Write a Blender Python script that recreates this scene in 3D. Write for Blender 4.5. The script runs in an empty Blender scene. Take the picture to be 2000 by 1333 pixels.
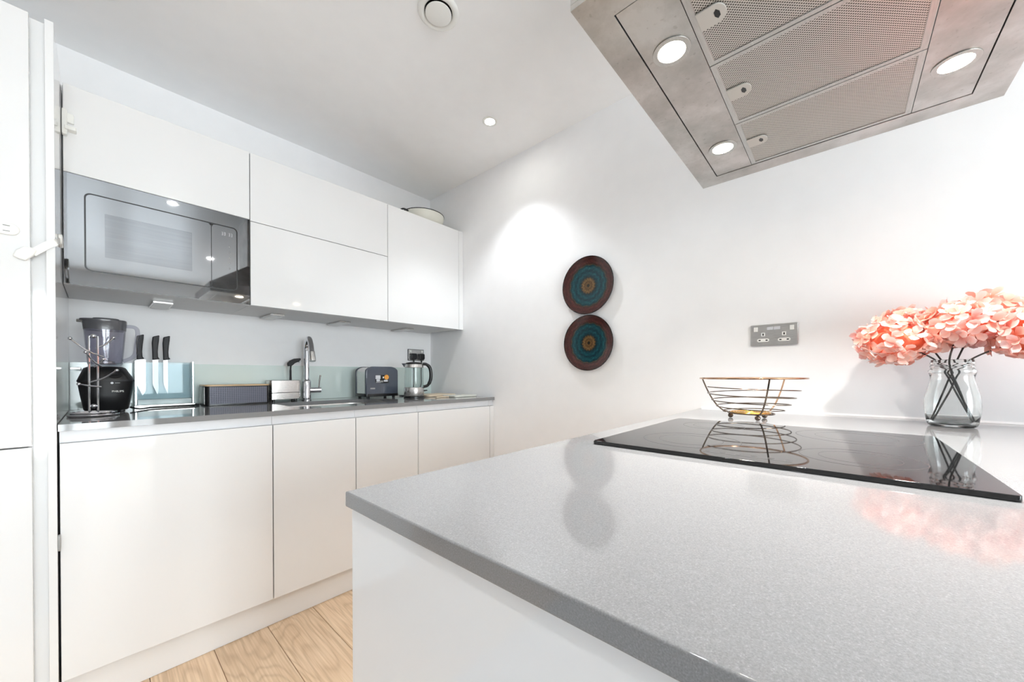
import bpy, bmesh, math, random
from mathutils import Vector, Matrix, Quaternion
random.seed(7)
PI = math.pi
scene = bpy.context.scene
COL = scene.collection

# ------------------------------------------------------------------ camera
CAM_Z = 1.0618
yaw, pitch, roll, fpx, ppy = 0.7298, -0.0048, -0.002, 722.2, 737.23
Fv = Vector((math.cos(yaw)*math.cos(pitch), math.sin(yaw)*math.cos(pitch), math.sin(pitch)))
Rv = Vector((math.sin(yaw), -math.cos(yaw), 0)); Uv = Rv.cross(Fv)
Rv, Uv = Rv*math.cos(roll)+Uv*math.sin(roll), -Rv*math.sin(roll)+Uv*math.cos(roll)
cd = bpy.data.cameras.new('camera'); cam = bpy.data.objects.new('camera', cd); COL.objects.link(cam)
cam.matrix_world = Matrix(((Rv.x, Uv.x, -Fv.x, 0), (Rv.y, Uv.y, -Fv.y, 0), (Rv.z, Uv.z, -Fv.z, CAM_Z), (0, 0, 0, 1)))
cd.sensor_width = 36; cd.lens = fpx*36/2000; cd.shift_y = (ppy-666.5)/2000; cd.clip_start = 0.01
scene.camera = cam

# ------------------------------------------------------------------ world, exposure
scene.view_settings.view_transform = 'Standard'; scene.view_settings.look = 'None'
scene.view_settings.gamma = 1; scene.view_settings.use_curve_mapping = False
scene.view_settings.exposure = 2.52
scene.cycles.use_denoising = True
scene.cycles.max_bounces = 12; scene.cycles.diffuse_bounces = 9; scene.cycles.glossy_bounces = 5
scene.cycles.transmission_bounces = 12; scene.cycles.transparent_max_bounces = 12
scene.cycles.caustics_reflective = False; scene.cycles.caustics_refractive = False
scene.cycles.sample_clamp_indirect = 6
SKY = 5.0
w = bpy.data.worlds.new('overcast_sky'); scene.world = w; w.use_nodes = True
bg = w.node_tree.nodes['Background']; bg.inputs[1].default_value = SKY
_N, _L = w.node_tree.nodes, w.node_tree.links                # even overcast sky over a duller ground
_tc = _N.new('ShaderNodeTexCoord'); _sp = _N.new('ShaderNodeSeparateXYZ'); _mr = _N.new('ShaderNodeMapRange'); _cr = _N.new('ShaderNodeValToRGB')
_L.new(_tc.outputs['Generated'], _sp.inputs[0]); _L.new(_sp.outputs['Z'], _mr.inputs['Value'])
_mr.inputs['From Min'].default_value = -0.05; _mr.inputs['From Max'].default_value = 0.05
_cr.color_ramp.elements[0].color = (0.76, 0.80, 0.83, 1); _cr.color_ramp.elements[1].color = (0.88, 0.95, 1.0, 1)
_L.new(_mr.outputs[0], _cr.inputs['Fac']); _L.new(_cr.outputs[0], bg.inputs[0])
DOWNLIGHT_W = 6.0
HOOD_LAMP_W = 9.0
# daylight enters through the windows of the far wall; portals only guide the sampling of the sky
for k, (x0, x1) in enumerate(((-0.65, 0.15), (0.23, 1.0))):
    ld = bpy.data.lights.new('window_portal', 'AREA'); ld.shape = 'RECTANGLE'; ld.size = x1-x0; ld.size_y = 2.0
    ld.cycles.is_portal = True
    lo = bpy.data.objects.new('window_portal', ld); COL.objects.link(lo)
    lo.location = ((x0+x1)/2, -3.36, 1.09); lo.rotation_euler = (PI/2, 0, 0)


# ------------------------------------------------------------------ materials
def lin(c):
    f = lambda v: v/12.92 if v <= 0.04045 else ((v+0.055)/1.055)**2.4
    return tuple(f(x/255) for x in c)+(1,)
def nodes_of(m):
    m.use_nodes = True; nt = m.node_tree
    return nt, nt.nodes, nt.links, nt.nodes['Principled BSDF']
def ramp(N, stops, interp='LINEAR'):
    r = N.new('ShaderNodeValToRGB'); r.color_ramp.interpolation = interp
    e = r.color_ramp.elements
    while len(e) > 1: e.remove(e[-1])
    e[0].position = stops[0][0]; e[0].color = stops[0][1]
    for p, c in stops[1:]:
        n = e.new(p); n.color = c
    return r
def mat(name, rgb, rough=0.4, metal=0.0, var=0.03, scale=12, coat=0, ior=1.5, trans=0, bump=0, bscale=60, stretch=None, rvar=0, emit=None, es=0):
    """plain procedural surface: colour broken up a little by noise, optional fine relief"""
    m = bpy.data.materials.new(name); nt, N, L, b = nodes_of(m)
    c = lin(rgb)
    tc = N.new('ShaderNodeTexCoord'); mp = N.new('ShaderNodeMapping'); L.new(tc.outputs['Object'], mp.inputs['Vector'])
    if stretch: mp.inputs['Scale'].default_value = stretch
    nz = N.new('ShaderNodeTexNoise'); nz.inputs['Scale'].default_value = scale; nz.inputs['Detail'].default_value = 4
    L.new(mp.outputs[0], nz.inputs['Vector'])
    lo = tuple(max(0, x*(1-var)) for x in c[:3])+(1,); hi = tuple(min(1, x*(1+var)) for x in c[:3])+(1,)
    r = ramp(N, [(0.3, lo), (0.7, hi)]); L.new(nz.outputs['Fac'], r.inputs['Fac']); L.new(r.outputs['Color'], b.inputs['Base Color'])
    b.inputs['Roughness'].default_value = rough; b.inputs['Metallic'].default_value = metal
    b.inputs['IOR'].default_value = ior; b.inputs['Coat Weight'].default_value = coat; b.inputs['Coat Roughness'].default_value = 0.03
    b.inputs['Transmission Weight'].default_value = trans
    if rvar:
        mr = N.new('ShaderNodeMapRange'); mr.inputs['To Min'].default_value = rough-rvar; mr.inputs['To Max'].default_value = rough+rvar
        L.new(nz.outputs['Fac'], mr.inputs['Value']); L.new(mr.outputs[0], b.inputs['Roughness'])
    if bump:
        n2 = N.new('ShaderNodeTexNoise'); n2.inputs['Scale'].default_value = bscale; n2.inputs['Detail'].default_value = 3
        L.new(mp.outputs[0], n2.inputs['Vector'])
        bp = N.new('ShaderNodeBump'); bp.inputs['Strength'].default_value = bump; bp.inputs['Distance'].default_value = 0.002
        L.new(n2.outputs['Fac'], bp.inputs['Height']); L.new(bp.outputs[0], b.inputs['Normal'])
    if emit:
        b.inputs['Emission Color'].default_value = lin(emit); b.inputs['Emission Strength'].default_value = es
    return m
M = {}
M['wall'] = mat('white_wall_paint', (244, 244, 245), 0.6, var=0.01, bump=0.03, bscale=140)
M['ceiling'] = mat('white_ceiling_paint', (246, 246, 246), 0.35, var=0.01)
M['wall_bounce_cut'] = mat('bounce_cut_wall_grey', (186, 187, 190), 0.6, var=0.01)  # grey picked to cut bounced light from the unseen left wall
M['gloss'] = mat('white_gloss_lacquer', (228, 228, 228), 0.07, var=0.01, scale=3)
M['carcass'] = mat('grey_white_melamine', (205, 205, 206), 0.4, var=0.02)
M['rail'] = mat('pale_rail_aluminium', (226, 227, 230), 0.3, var=0.02)
M['steel'] = mat('brushed_steel', (206, 204, 202), 0.27, 1.0, var=0.025, scale=60, stretch=(1, 1, 10), rvar=0.015)
M['steel_flat'] = mat('satin_steel', (190, 188, 185), 0.33, 1.0, var=0.08, scale=40, stretch=(1, 12, 12), rvar=0.05)
M['chrome'] = mat('polished_chrome', (215, 216, 220), 0.06, 1.0, var=0.02)
M['dark_chrome'] = mat('dark_bronze_wire', (120, 104, 92), 0.18, 1.0, var=0.25, scale=35)
M['copper'] = mat('rose_gold_wire', (196, 158, 128), 0.16, 1.0, var=0.2, scale=30)
M['gold'] = mat('gold_wire', (232, 178, 80), 0.2, 1.0, var=0.12, scale=30)
M['black'] = mat('black_plastic', (18, 18, 20), 0.3, var=0.1)
M['black_soft'] = mat('black_rubber', (30, 30, 33), 0.55, var=0.15, scale=50)
M['white_plastic'] = mat('white_plastic', (236, 236, 232), 0.3, var=0.02)
M['grey_plastic'] = mat('grey_plastic', (150, 150, 148), 0.35, var=0.05)
M['latch'] = mat('beige_latch_plastic', (196, 191, 184), 0.4, var=0.03)
M['slate'] = mat('slate_enamel', (72, 78, 90), 0.16, var=0.05, coat=0.5)
M['mirror_glass'] = mat('grey_mirror_glass', (124, 126, 129), 0.03, 1.0, var=0.01, scale=2)
M['window_mesh'] = mat('grey_window_screen', (112, 114, 117), 0.04, 1.0, var=0.05, scale=4, stretch=(1, 1, 30))
M['mint_glass'] = mat('mint_back_painted_glass', (220, 234, 230), 0.06, var=0.015, scale=4)
M['bamboo'] = mat('bamboo_wood', (214, 180, 138), 0.4, var=0.1, scale=20, stretch=(1, 14, 14))
M['cream'] = mat('cream_enamel', (228, 226, 214), 0.25, var=0.03)
M['paleboard'] = mat('pale_stone', (214, 214, 204), 0.35, var=0.05, scale=30)
M['boardwood'] = mat('beige_wood', (205, 188, 164), 0.5, var=0.12, scale=24, stretch=(1, 9, 9))
M['stem'] = mat('dark_wrapped_stem', (72, 74, 72), 0.6, var=0.2, scale=60)
M['grout'] = mat('white_sealant', (244, 244, 244), 0.35, var=0.01)
M['ring'] = mat('grey_printed_line', (52, 52, 54), 0.25, var=0.1)
M['pale_print'] = mat('pale_print', (205, 206, 210), 0.4, var=0.05)
M['orange_print'] = mat('orange_print', (232, 160, 70), 0.4, var=0.15, scale=60)
M['blade'] = mat('knife_blade_steel', (176, 174, 176), 0.4, 1.0, var=0.05)
M['subfloor'] = mat('dark_underlay', (70, 55, 42), 0.9, var=0.1)
M['lamp'] = mat('lit_lamp_glass', (255, 250, 240), 0.3, emit=(255, 236, 208), es=14)
M['downlamp'] = mat('lit_downlight_glass', (255, 255, 255), 0.3, emit=(255, 252, 246), es=30)
M['diffuser'] = mat('unlit_light_diffuser', (222, 222, 222), 0.3, var=0.02)

def glass_mat(name, rgb, rough=0.0, ior=1.45):
    m = mat(name, rgb, rough, trans=1.0, ior=ior, var=0.01); return m
M['glass'] = glass_mat('clear_glass', (250, 252, 251))
def thin_glass(name, tint, refl=0.08):
    m = bpy.data.materials.new(name); m.use_nodes = True; nt = m.node_tree; N = nt.nodes; L = nt.links
    N.remove(N['Principled BSDF']); out = N['Material Output']
    tr = N.new('ShaderNodeBsdfTransparent'); gl = N.new('ShaderNodeBsdfGlossy'); mx = N.new('ShaderNodeMixShader'); lw = N.new('ShaderNodeLayerWeight'); pw = N.new('ShaderNodeMath'); fr = N.new('ShaderNodeMath')
    nz = N.new('ShaderNodeTexNoise'); nz.inputs['Scale'].default_value = 3
    c = lin(tint); r = ramp(N, [(0, tuple(x*0.98 for x in c[:3])+(1,)), (1, c)])
    L.new(nz.outputs['Fac'], r.inputs['Fac']); L.new(r.outputs[0], tr.inputs['Color'])
    gl.inputs['Roughness'].default_value = 0.02; pw.operation = 'POWER'; pw.inputs[1].default_value = 4.0; L.new(lw.outputs['Facing'], pw.inputs[0])
    fr.operation = 'MULTIPLY_ADD'; fr.inputs[1].default_value = 0.8; fr.inputs[2].default_value = refl*0.5; L.new(pw.outputs[0], fr.inputs[0])
    L.new(fr.outputs[0], mx.inputs['Fac']); L.new(tr.outputs[0], mx.inputs[1]); L.new(gl.outputs[0], mx.inputs[2]); L.new(mx.outputs[0], out.inputs['Surface'])
    return m
M['pane'] = thin_glass('window_pane_glass', (250, 252, 252))
M['acrylic'] = thin_glass('clear_acrylic', (244, 248, 249), 0.016)
M['smoke'] = thin_glass('smoky_clear_plastic', (236, 236, 241))
M['frost'] = mat('frosted_acrylic', (206, 217, 220), 0.25, var=0.02)
M['kettle_glass'] = thin_glass('kettle_glass', (240, 244, 244))

def quartz():
    m = bpy.data.materials.new('grey_quartz_stone'); nt, N, L, b = nodes_of(m)
    tc = N.new('ShaderNodeTexCoord')
    a = N.new('ShaderNodeTexNoise'); a.inputs['Scale'].default_value = 800; a.inputs['Detail'].default_value = 3; a.inputs['Roughness'].default_value = 0.7
    c = N.new('ShaderNodeTexNoise'); c.inputs['Scale'].default_value = 3; c.inputs['Detail'].default_value = 2
    for n in (a, c): L.new(tc.outputs['Object'], n.inputs['Vector'])
    r = ramp(N, [(0.3, lin((116, 116, 117))), (0.5, lin((129, 129, 130))), (0.62, lin((136, 136, 137))), (0.74, lin((156, 156, 157)))])
    L.new(a.outputs['Fac'], r.inputs['Fac']); L.new(r.outputs[0], b.inputs['Base Color'])
    mr = N.new('ShaderNodeMapRange'); mr.inputs['To Min'].default_value = 0.04; mr.inputs['To Max'].default_value = 0.075
    L.new(c.outputs['Fac'], mr.inputs['Value']); L.new(mr.outputs[0], b.inputs['Roughness'])
    b.inputs['IOR'].default_value = 1.55
    return m
M['quartz'] = quartz()
def hobglass():
    m = mat('black_ceramic_glass', (12, 12, 13), 0.03, var=0.1, ior=1.52); return m
M['hob'] = hobglass()

def oak():
    m = bpy.data.materials.new('oak_plank'); nt, N, L, b = nodes_of(m)
    tc = N.new('ShaderNodeTexCoord'); oi = N.new('ShaderNodeObjectInfo')
    mul = N.new('ShaderNodeMath'); mul.operation = 'MULTIPLY'; mul.inputs[1].default_value = 37.0; L.new(oi.outputs['Random'], mul.inputs[0])
    cmb = N.new('ShaderNodeCombineXYZ'); L.new(mul.outputs[0], cmb.inputs[0]); L.new(mul.outputs[0], cmb.inputs[1]); L.new(mul.outputs[0], cmb.inputs[2])
    add = N.new('ShaderNodeVectorMath'); add.operation = 'ADD'; L.new(tc.outputs['Object'], add.inputs[0]); L.new(cmb.outputs[0], add.inputs[1])
    mp = N.new('ShaderNodeMapping'); mp.inputs['Scale'].default_value = (8, 1.25, 8); L.new(add.outputs[0], mp.inputs['Vector'])
    n1 = N.new('ShaderNodeTexNoise'); n1.inputs['Scale'].default_value = 0.8; n1.inputs['Detail'].default_value = 2.2; n1.inputs['Roughness'].default_value = 0.45; n1.inputs['Distortion'].default_value = 0.5
    L.new(mp.outputs[0], n1.inputs['Vector'])
    m1 = N.new('ShaderNodeMath'); m1.operation = 'MULTIPLY'; m1.inputs[1].default_value = 120; L.new(n1.outputs['Fac'], m1.inputs[0])
    sn = N.new('ShaderNodeMath'); sn.operation = 'SINE'; L.new(m1.outputs[0], sn.inputs[0])
    r1 = ramp(N, [(0.0, (1, 1, 1, 1)), (0.55, (0.96, 0.955, 0.95, 1)), (0.9, (0.80, 0.77, 0.74, 1)), (1.0, (0.70, 0.66, 0.62, 1))])
    mrs = N.new('ShaderNodeMapRange'); mrs.inputs['From Min'].default_value = -1; L.new(sn.outputs[0], mrs.inputs['Value']); L.new(mrs.outputs[0], r1.inputs['Fac'])
    mp2 = N.new('ShaderNodeMapping'); mp2.inputs['Scale'].default_value = (160, 5, 160); L.new(add.outputs[0], mp2.inputs['Vector'])
    n2 = N.new('ShaderNodeTexNoise'); n2.inputs['Scale'].default_value = 1.0; n2.inputs['Detail'].default_value = 3; L.new(mp2.outputs[0], n2.inputs['Vector'])
    r2 = ramp(N, [(0.3, lin((202, 172, 140))), (0.7, lin((226, 200, 170)))]); L.new(n2.outputs['Fac'], r2.inputs['Fac'])
    mx = N.new('ShaderNodeMix'); mx.data_type = 'RGBA'; mx.blend_type = 'MULTIPLY'; mx.inputs['Factor'].default_value = 0.55
    L.new(r2.outputs[0], mx.inputs['A']); L.new(r1.outputs[0], mx.inputs['B'])
    hv = N.new('ShaderNodeHueSaturation'); mv = N.new('ShaderNodeMapRange'); mv.inputs['To Min'].default_value = 0.9; mv.inputs['To Max'].default_value = 1.08
    L.new(oi.outputs['Random'], mv.inputs['Value']); L.new(mv.outputs[0], hv.inputs['Value']); L.new(mx.outputs['Result'], hv.inputs['Color'])
    L.new(hv.outputs[0], b.inputs['Base Color']); b.inputs['Roughness'].default_value = 0.42
    bp = N.new('ShaderNodeBump'); bp.inputs['Strength'].default_value = 0.12; bp.inputs['Distance'].default_value = 0.001
    L.new(n2.outputs['Fac'], bp.inputs['Height']); L.new(bp.outputs[0], b.inputs['Normal'])
    return m
M['oak'] = oak()

def worn_steel():
    m = bpy.data.materials.new('worn_hood_steel'); nt, N, L, b = nodes_of(m)
    tc = N.new('ShaderNodeTexCoord')
    n1 = N.new('ShaderNodeTexNoise'); n1.inputs['Scale'].default_value = 7; n1.inputs['Detail'].default_value = 6; n1.inputs['Roughness'].default_value = 0.6
    n2 = N.new('ShaderNodeTexNoise'); n2.inputs['Scale'].default_value = 90; n2.inputs['Detail'].default_value = 2
    n3 = N.new('ShaderNodeTexNoise'); n3.inputs['Scale'].default_value = 2.2; n3.inputs['Detail'].default_value = 2
    for n in (n1, n2, n3): L.new(tc.outputs['Object'], n.inputs['Vector'])
    r1 = ramp(N, [(0.35, lin((170, 166, 162))), (0.5, lin((188, 184, 181))), (0.62, lin((206, 202, 200)))]); L.new(n1.outputs['Fac'], r1.inputs['Fac'])
    r2 = ramp(N, [(0.0, (0.62, 0.6, 0.58, 1)), (0.27, (0.72, 0.7, 0.68, 1)), (0.36, (1, 1, 1, 1))]); L.new(n2.outputs['Fac'], r2.inputs['Fac'])
    r3 = ramp(N, [(0.42, (1, 0.975, 0.965, 1)), (0.6, (0.97, 1, 1, 1))]); L.new(n3.outputs['Fac'], r3.inputs['Fac'])
    mx = N.new('ShaderNodeMix'); mx.data_type = 'RGBA'; mx.blend_type = 'MULTIPLY'; mx.inputs['Factor'].default_value = 0.55
    L.new(r1.outputs[0], mx.inputs['A']); L.new(r2.outputs[0], mx.inputs['B'])
    my = N.new('ShaderNodeMix'); my.data_type = 'RGBA'; my.blend_type = 'MULTIPLY'; my.inputs['Factor'].default_value = 1
    L.new(mx.outputs['Result'], my.inputs['A']); L.new(r3.outputs[0], my.inputs['B']); L.new(my.outputs['Result'], b.inputs['Base Color'])
    mr = N.new('ShaderNodeMapRange'); mr.inputs['To Min'].default_value = 0.25; mr.inputs['To Max'].default_value = 0.48
    L.new(n1.outputs['Fac'], mr.inputs['Value']); L.new(mr.outputs[0], b.inputs['Roughness']); b.inputs['Metallic'].default_value = 1
    return m
M['hood'] = worn_steel()

def perforated(name, pitch, holes, metal_rgb, dark_rgb, axes=(0, 1), metal=1.0, rough=0.35, thr=0.1, hexa=True):
    """sheet with a regular grid of small dark holes (too fine to build)"""
    m = bpy.data.materials.new(name); nt, N, L, b = nodes_of(m)
    tc = N.new('ShaderNodeTexCoord'); sp = N.new('ShaderNodeSeparateXYZ'); L.new(tc.outputs['Object'], sp.inputs[0])
    def mth(op, a, c=None):
        n = N.new('ShaderNodeMath'); n.operation = op
        for i, v in enumerate((a, c)):
            if v is None: continue
            if isinstance(v, (int, float)): n.inputs[i].default_value = v
            else: L.new(v, n.inputs[i])
        return n.outputs[0]
    k = 2*PI/pitch
    a, c = sp.outputs[axes[0]], sp.outputs[axes[1]]
    if hexa: a, c = mth('ADD', a, c), mth('SUBTRACT', a, c)
    v = mth('MULTIPLY', mth('SINE', mth('MULTIPLY', a, k)), 1.0)
    u = mth('MULTIPLY', mth('SINE', mth('MULTIPLY', c, k)), 1.0)
    s = mth('ADD', mth('MULTIPLY', mth('ADD', v, u), 0.25), 0.5)
    r = ramp(N, [(max(0, thr-0.08), lin(dark_rgb)), (thr+0.1, lin(metal_rgb))]); L.new(s, r.inputs['Fac']); L.new(r.outputs[0], b.inputs['Base Color'])
    b.inputs['Metallic'].default_value = metal; b.inputs['Roughness'].default_value = rough
    bp = N.new('ShaderNodeBump'); bp.inputs['Strength'].default_value = 0.3; bp.inputs['Distance'].default_value = 0.0008
    L.new(s, bp.inputs['Height']); L.new(bp.outputs[0], b.inputs['Normal'])
    return m
M['mesh'] = perforated('perforated_filter_mesh', 0.0066, 0, (205, 200, 194), (60, 56, 52), (0, 1), 0.9, 0.4, 0.36)
M['binmesh'] = perforated('dimpled_charcoal_sheet', 0.009, 0, (98, 99, 112), (64, 65, 76), (0, 2), 0.2, 0.4, 0.4, hexa=False)

def plate_mat():
    m = bpy.data.materials.new('painted_plate_glaze'); nt, N, L, b = nodes_of(m)
    tc = N.new('ShaderNodeTexCoord'); sp = N.new('ShaderNodeSeparateXYZ'); L.new(tc.outputs['Object'], sp.inputs[0])
    def mth(op, a, c=None):
        n = N.new('ShaderNodeMath'); n.operation = op
        for i, v in enumerate((a, c)):
            if v is None: continue
            if isinstance(v, (int, float)): n.inputs[i].default_value = v
            else: L.new(v, n.inputs[i])
        return n.outputs[0]
    y, z = sp.outputs[1], sp.outputs[2]
    rad = mth('SQRT', mth('ADD', mth('MULTIPLY', y, y), mth('MULTIPLY', z, z)))
    rn = mth('DIVIDE', rad, 0.157)
    ang = mth('ARCTAN2', z, y)
    scal = mth('MULTIPLY', mth('SINE', mth('MULTIPLY', ang, 16)), 0.012)
    rr = mth('ADD', rn, scal)
    T = lambda *c: lin(c)
    base = ramp(N, [(0, T(61, 48, 30)), (0.05, T(42, 38, 28)), (0.07, T(143, 110, 66)), (0.14, T(106, 76, 46)), (0.2, T(153, 117, 71)), (0.25, T(113, 85, 52)), (0.29, T(34, 58, 62)), (0.33, T(24, 66, 75)), (0.42, T(34, 93, 103)), (0.5, T(20, 62, 71)), (0.6, T(35, 97, 106)), (0.69, T(24, 66, 74)), (0.715, T(97, 85, 62)), (0.735, T(71, 46, 40)), (0.8, T(106, 56, 51)), (0.88, T(85, 42, 38)), (0.96, T(93, 52, 46)), (0.985, T(44, 25, 24)), (1, T(40, 24, 21))])
    base.color_ramp.elements[0].position = 0
    L.new(rr, base.inputs['Fac'])
    vo = N.new('ShaderNodeTexVoronoi'); vo.inputs['Scale'].default_value = 130; L.new(tc.outputs['Object'], vo.inputs['Vector'])
    dots = ramp(N, [(0.0, (1, 1, 1, 1)), (0.28, (0.72, 0.72, 0.7, 1)), (0.5, (0.4, 0.42, 0.45, 1))]); L.new(vo.outputs['Distance'], dots.inputs['Fac'])
    pet = mth('MULTIPLY', mth('SINE', mth('MULTIPLY', ang, 12)), mth('SINE', mth('MULTIPLY', rn, 46)))
    pr_ = ramp(N, [(0.0, (0.5, 0.52, 0.56, 1)), (0.5, (0.75, 0.75, 0.75, 1)), (1.0, (1, 0.97, 0.9, 1))]); L.new(mth('ADD', mth('MULTIPLY', pet, 0.5), 0.5), pr_.inputs['Fac'])
    x1 = N.new('ShaderNodeMix'); x1.data_type = 'RGBA'; x1.blend_type = 'MULTIPLY'; x1.inputs['Factor'].default_value = 0.75
    L.new(base.outputs[0], x1.inputs['A']); L.new(dots.outputs[0], x1.inputs['B'])
    x2 = N.new('ShaderNodeMix'); x2.data_type = 'RGBA'; x2.blend_type = 'MULTIPLY'; x2.inputs['Factor'].default_value = 0.8
    L.new(x1.outputs['Result'], x2.inputs['A']); L.new(pr_.outputs[0], x2.inputs['B'])
    L.new(x2.outputs['Result'], b.inputs['Base Color']); b.inputs['Roughness'].default_value = 0.15
    return m
M['plate'] = plate_mat()

def petal_mat():
    m = bpy.data.materials.new('coral_fabric_petal'); nt, N, L, b = nodes_of(m)
    oi = N.new('ShaderNodeObjectInfo'); tc = N.new('ShaderNodeTexCoord')
    ln = N.new('ShaderNodeVectorMath'); ln.operation = 'LENGTH'; L.new(tc.outputs['Object'], ln.inputs[0])
    dv = N.new('ShaderNodeMath'); dv.operation = 'DIVIDE'; dv.inputs[1].default_value = 0.03; L.new(ln.outputs['Value'], dv.inputs[0])
    inner = ramp(N, [(0.0, lin((246, 150, 120))), (0.4, lin((249, 184, 158))), (0.75, lin((249, 166, 152))), (1.0, lin((249, 208, 182)))])
    outer = ramp(N, [(0.0, lin((250, 222, 208))), (0.35, lin((249, 202, 188))), (0.6, lin((250, 234, 226))), (0.8, lin((249, 212, 208))), (1.0, lin((250, 238, 224)))])
    for r in (inner, outer): L.new(oi.outputs['Random'], r.inputs['Fac'])
    nz = N.new('ShaderNodeTexNoise'); nz.inputs['Scale'].default_value = 80; L.new(tc.outputs['Object'], nz.inputs['Vector'])
    ad = N.new('ShaderNodeMath'); ad.operation = 'MULTIPLY_ADD'; ad.inputs[1].default_value = 0.35; L.new(nz.outputs['Fac'], ad.inputs[0]); L.new(dv.outputs[0], ad.inputs[2])
    mr = N.new('ShaderNodeMapRange'); mr.inputs['From Min'].default_value = 0.25; mr.inputs['From Max'].default_value = 1.1; L.new(ad.outputs[0], mr.inputs['Value'])
    mx = N.new('ShaderNodeMix'); mx.data_type = 'RGBA'; L.new(mr.outputs[0], mx.inputs['Factor']); L.new(inner.outputs[0], mx.inputs['A']); L.new(outer.outputs[0], mx.inputs['B'])
    L.new(mx.outputs['Result'], b.inputs['Base Color']); b.inputs['Roughness'].default_value = 0.6
    tl = N.new('ShaderNodeBsdfTranslucent'); L.new(mx.outputs['Result'], tl.inputs['Color'])
    ms = N.new('ShaderNodeMixShader'); ms.inputs['Fac'].default_value = 0.28
    L.new(b.outputs[0], ms.inputs[1]); L.new(tl.outputs[0], ms.inputs[2]); L.new(ms.outputs[0], N['Material Output'].inputs['Surface'])
    return m
M['petal'] = petal_mat()
M['petal_core'] = mat('deep_coral_fabric', (242, 138, 104), 0.7, var=0.2, scale=60)

# ------------------------------------------------------------------ geometry helpers
def box(bm, x0, x1, y0, y1, z0, z1):
    v = [bm.verts.new(p) for p in ((x0,y0,z0),(x1,y0,z0),(x1,y1,z0),(x0,y1,z0),(x0,y0,z1),(x1,y0,z1),(x1,y1,z1),(x0,y1,z1))]
    for f in ((0,3,2,1),(4,5,6,7),(0,1,5,4),(1,2,6,5),(2,3,7,6),(3,0,4,7)): bm.faces.new([v[i] for i in f])
    return bm
def ring_faces(bm, a, b):
    n = len(a)
    for i in range(n): bm.faces.new((a[i], a[(i+1) % n], b[(i+1) % n], b[i]))
def lathe(bm, prof, c=(0,0,0), seg=40, axis='Z', cap=True):
    """prof: list of (radius, height) from bottom to top"""
    rings = []
    for r, h in prof:
        rg = []
        for i in range(seg):
            a = 2*PI*i/seg; p = (r*math.cos(a), r*math.sin(a), h)
            if axis == 'X': p = (h, r*math.cos(a), r*math.sin(a))
            if axis == 'Y': p = (r*math.sin(a), h, r*math.cos(a))
            rg.append(bm.verts.new((p[0]+c[0], p[1]+c[1], p[2]+c[2])))
        rings.append(rg)
    for a, b in zip(rings, rings[1:]): ring_faces(bm, a, b)
    if cap:
        if prof[0][0] > 1e-5: bm.faces.new(rings[0][::-1])
        if prof[-1][0] > 1e-5: bm.faces.new(rings[-1])
    return bm
def ball(bm, c, r, seg=14):
    n = 8
    return lathe(bm, [(max(r*math.sin(PI*i/n), 1e-4), -r*math.cos(PI*i/n)) for i in range(n+1)], c, seg)
def tube(bm, pts, r, seg=8, closed=False, caps=True):
    pts = [Vector(p) for p in pts]; n = len(pts); rs = r if isinstance(r, (list, tuple)) else [r]*n
    def tan(i):
        a = pts[(i-1) % n] if (closed or i > 0) else pts[i]; b = pts[(i+1) % n] if (closed or i < n-1) else pts[i]
        return (b-a).normalized()
    t = tan(0); up = Vector((0,0,1)) if abs(t.z) < 0.9 else Vector((1,0,0))
    nrm = t.cross(up).normalized(); rings = []
    for i in range(n):
        t2 = tan(i); q = t.rotation_difference(t2); nrm = (q @ nrm); nrm = (nrm - t2*nrm.dot(t2)).normalized(); t = t2
        bn = t.cross(nrm)
        rings.append([bm.verts.new(pts[i]+(nrm*math.cos(2*PI*k/seg)+bn*math.sin(2*PI*k/seg))*rs[i]) for k in range(seg)])
    for a, b in zip(rings, rings[1:]): ring_faces(bm, a, b)
    if closed:
        a, b = rings[-1], rings[0]
        best = min(range(seg), key=lambda s: (a[0].co-b[s].co).length)
        ring_faces(bm, a, b[best:]+b[:best])
    elif caps: bm.faces.new(rings[0][::-1]); bm.faces.new(rings[-1])
    return bm
def circle(c, r, n=40, z=0, a0=0):
    return [(c[0]+r*math.cos(a0+2*PI*i/n), c[1]+r*math.sin(a0+2*PI*i/n), z) for i in range(n)]
def smooth_path(pts, sub=6):
    pts = [Vector(p) for p in pts]; out = []
    for i in range(len(pts)-1):
        p0 = pts[max(i-1, 0)]; p1 = pts[i]; p2 = pts[i+1]; p3 = pts[min(i+2, len(pts)-1)]
        for k in range(sub):
            t = k/sub; out.append(0.5*((2*p1)+(p2-p0)*t+(2*p0-5*p1+4*p2-p3)*t*t+(3*p1-p0-3*p2+p3)*t**3))
    out.append(pts[-1]); return out
def rrect(w, h, r, n=6, cx=0, cy=0):
    o = []
    for sx, sy, a0 in ((1,1,0),(-1,1,PI/2),(-1,-1,PI),(1,-1,1.5*PI)):
        for i in range(n+1):
            a = a0+PI/2*i/n; o.append((cx+sx*(w/2-r)+r*math.cos(a), cy+sy*(h/2-r)+r*math.sin(a)))
    return o
def prism(bm, loop, lo, hi, plane='XY'):
    """extrude a 2D loop; plane names the axes of the loop, lo/hi along the third"""
    def P(a, b, c):
        return {'XY': (a, b, c), 'XZ': (a, c, b), 'YZ': (c, a, b)}[plane]
    A = [bm.verts.new(P(a, b, lo)) for a, b in loop]; B = [bm.verts.new(P(a, b, hi)) for a, b in loop]
    ring_faces(bm, A, B); bm.faces.new(A[::-1]); bm.faces.new(B); return bm
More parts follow.
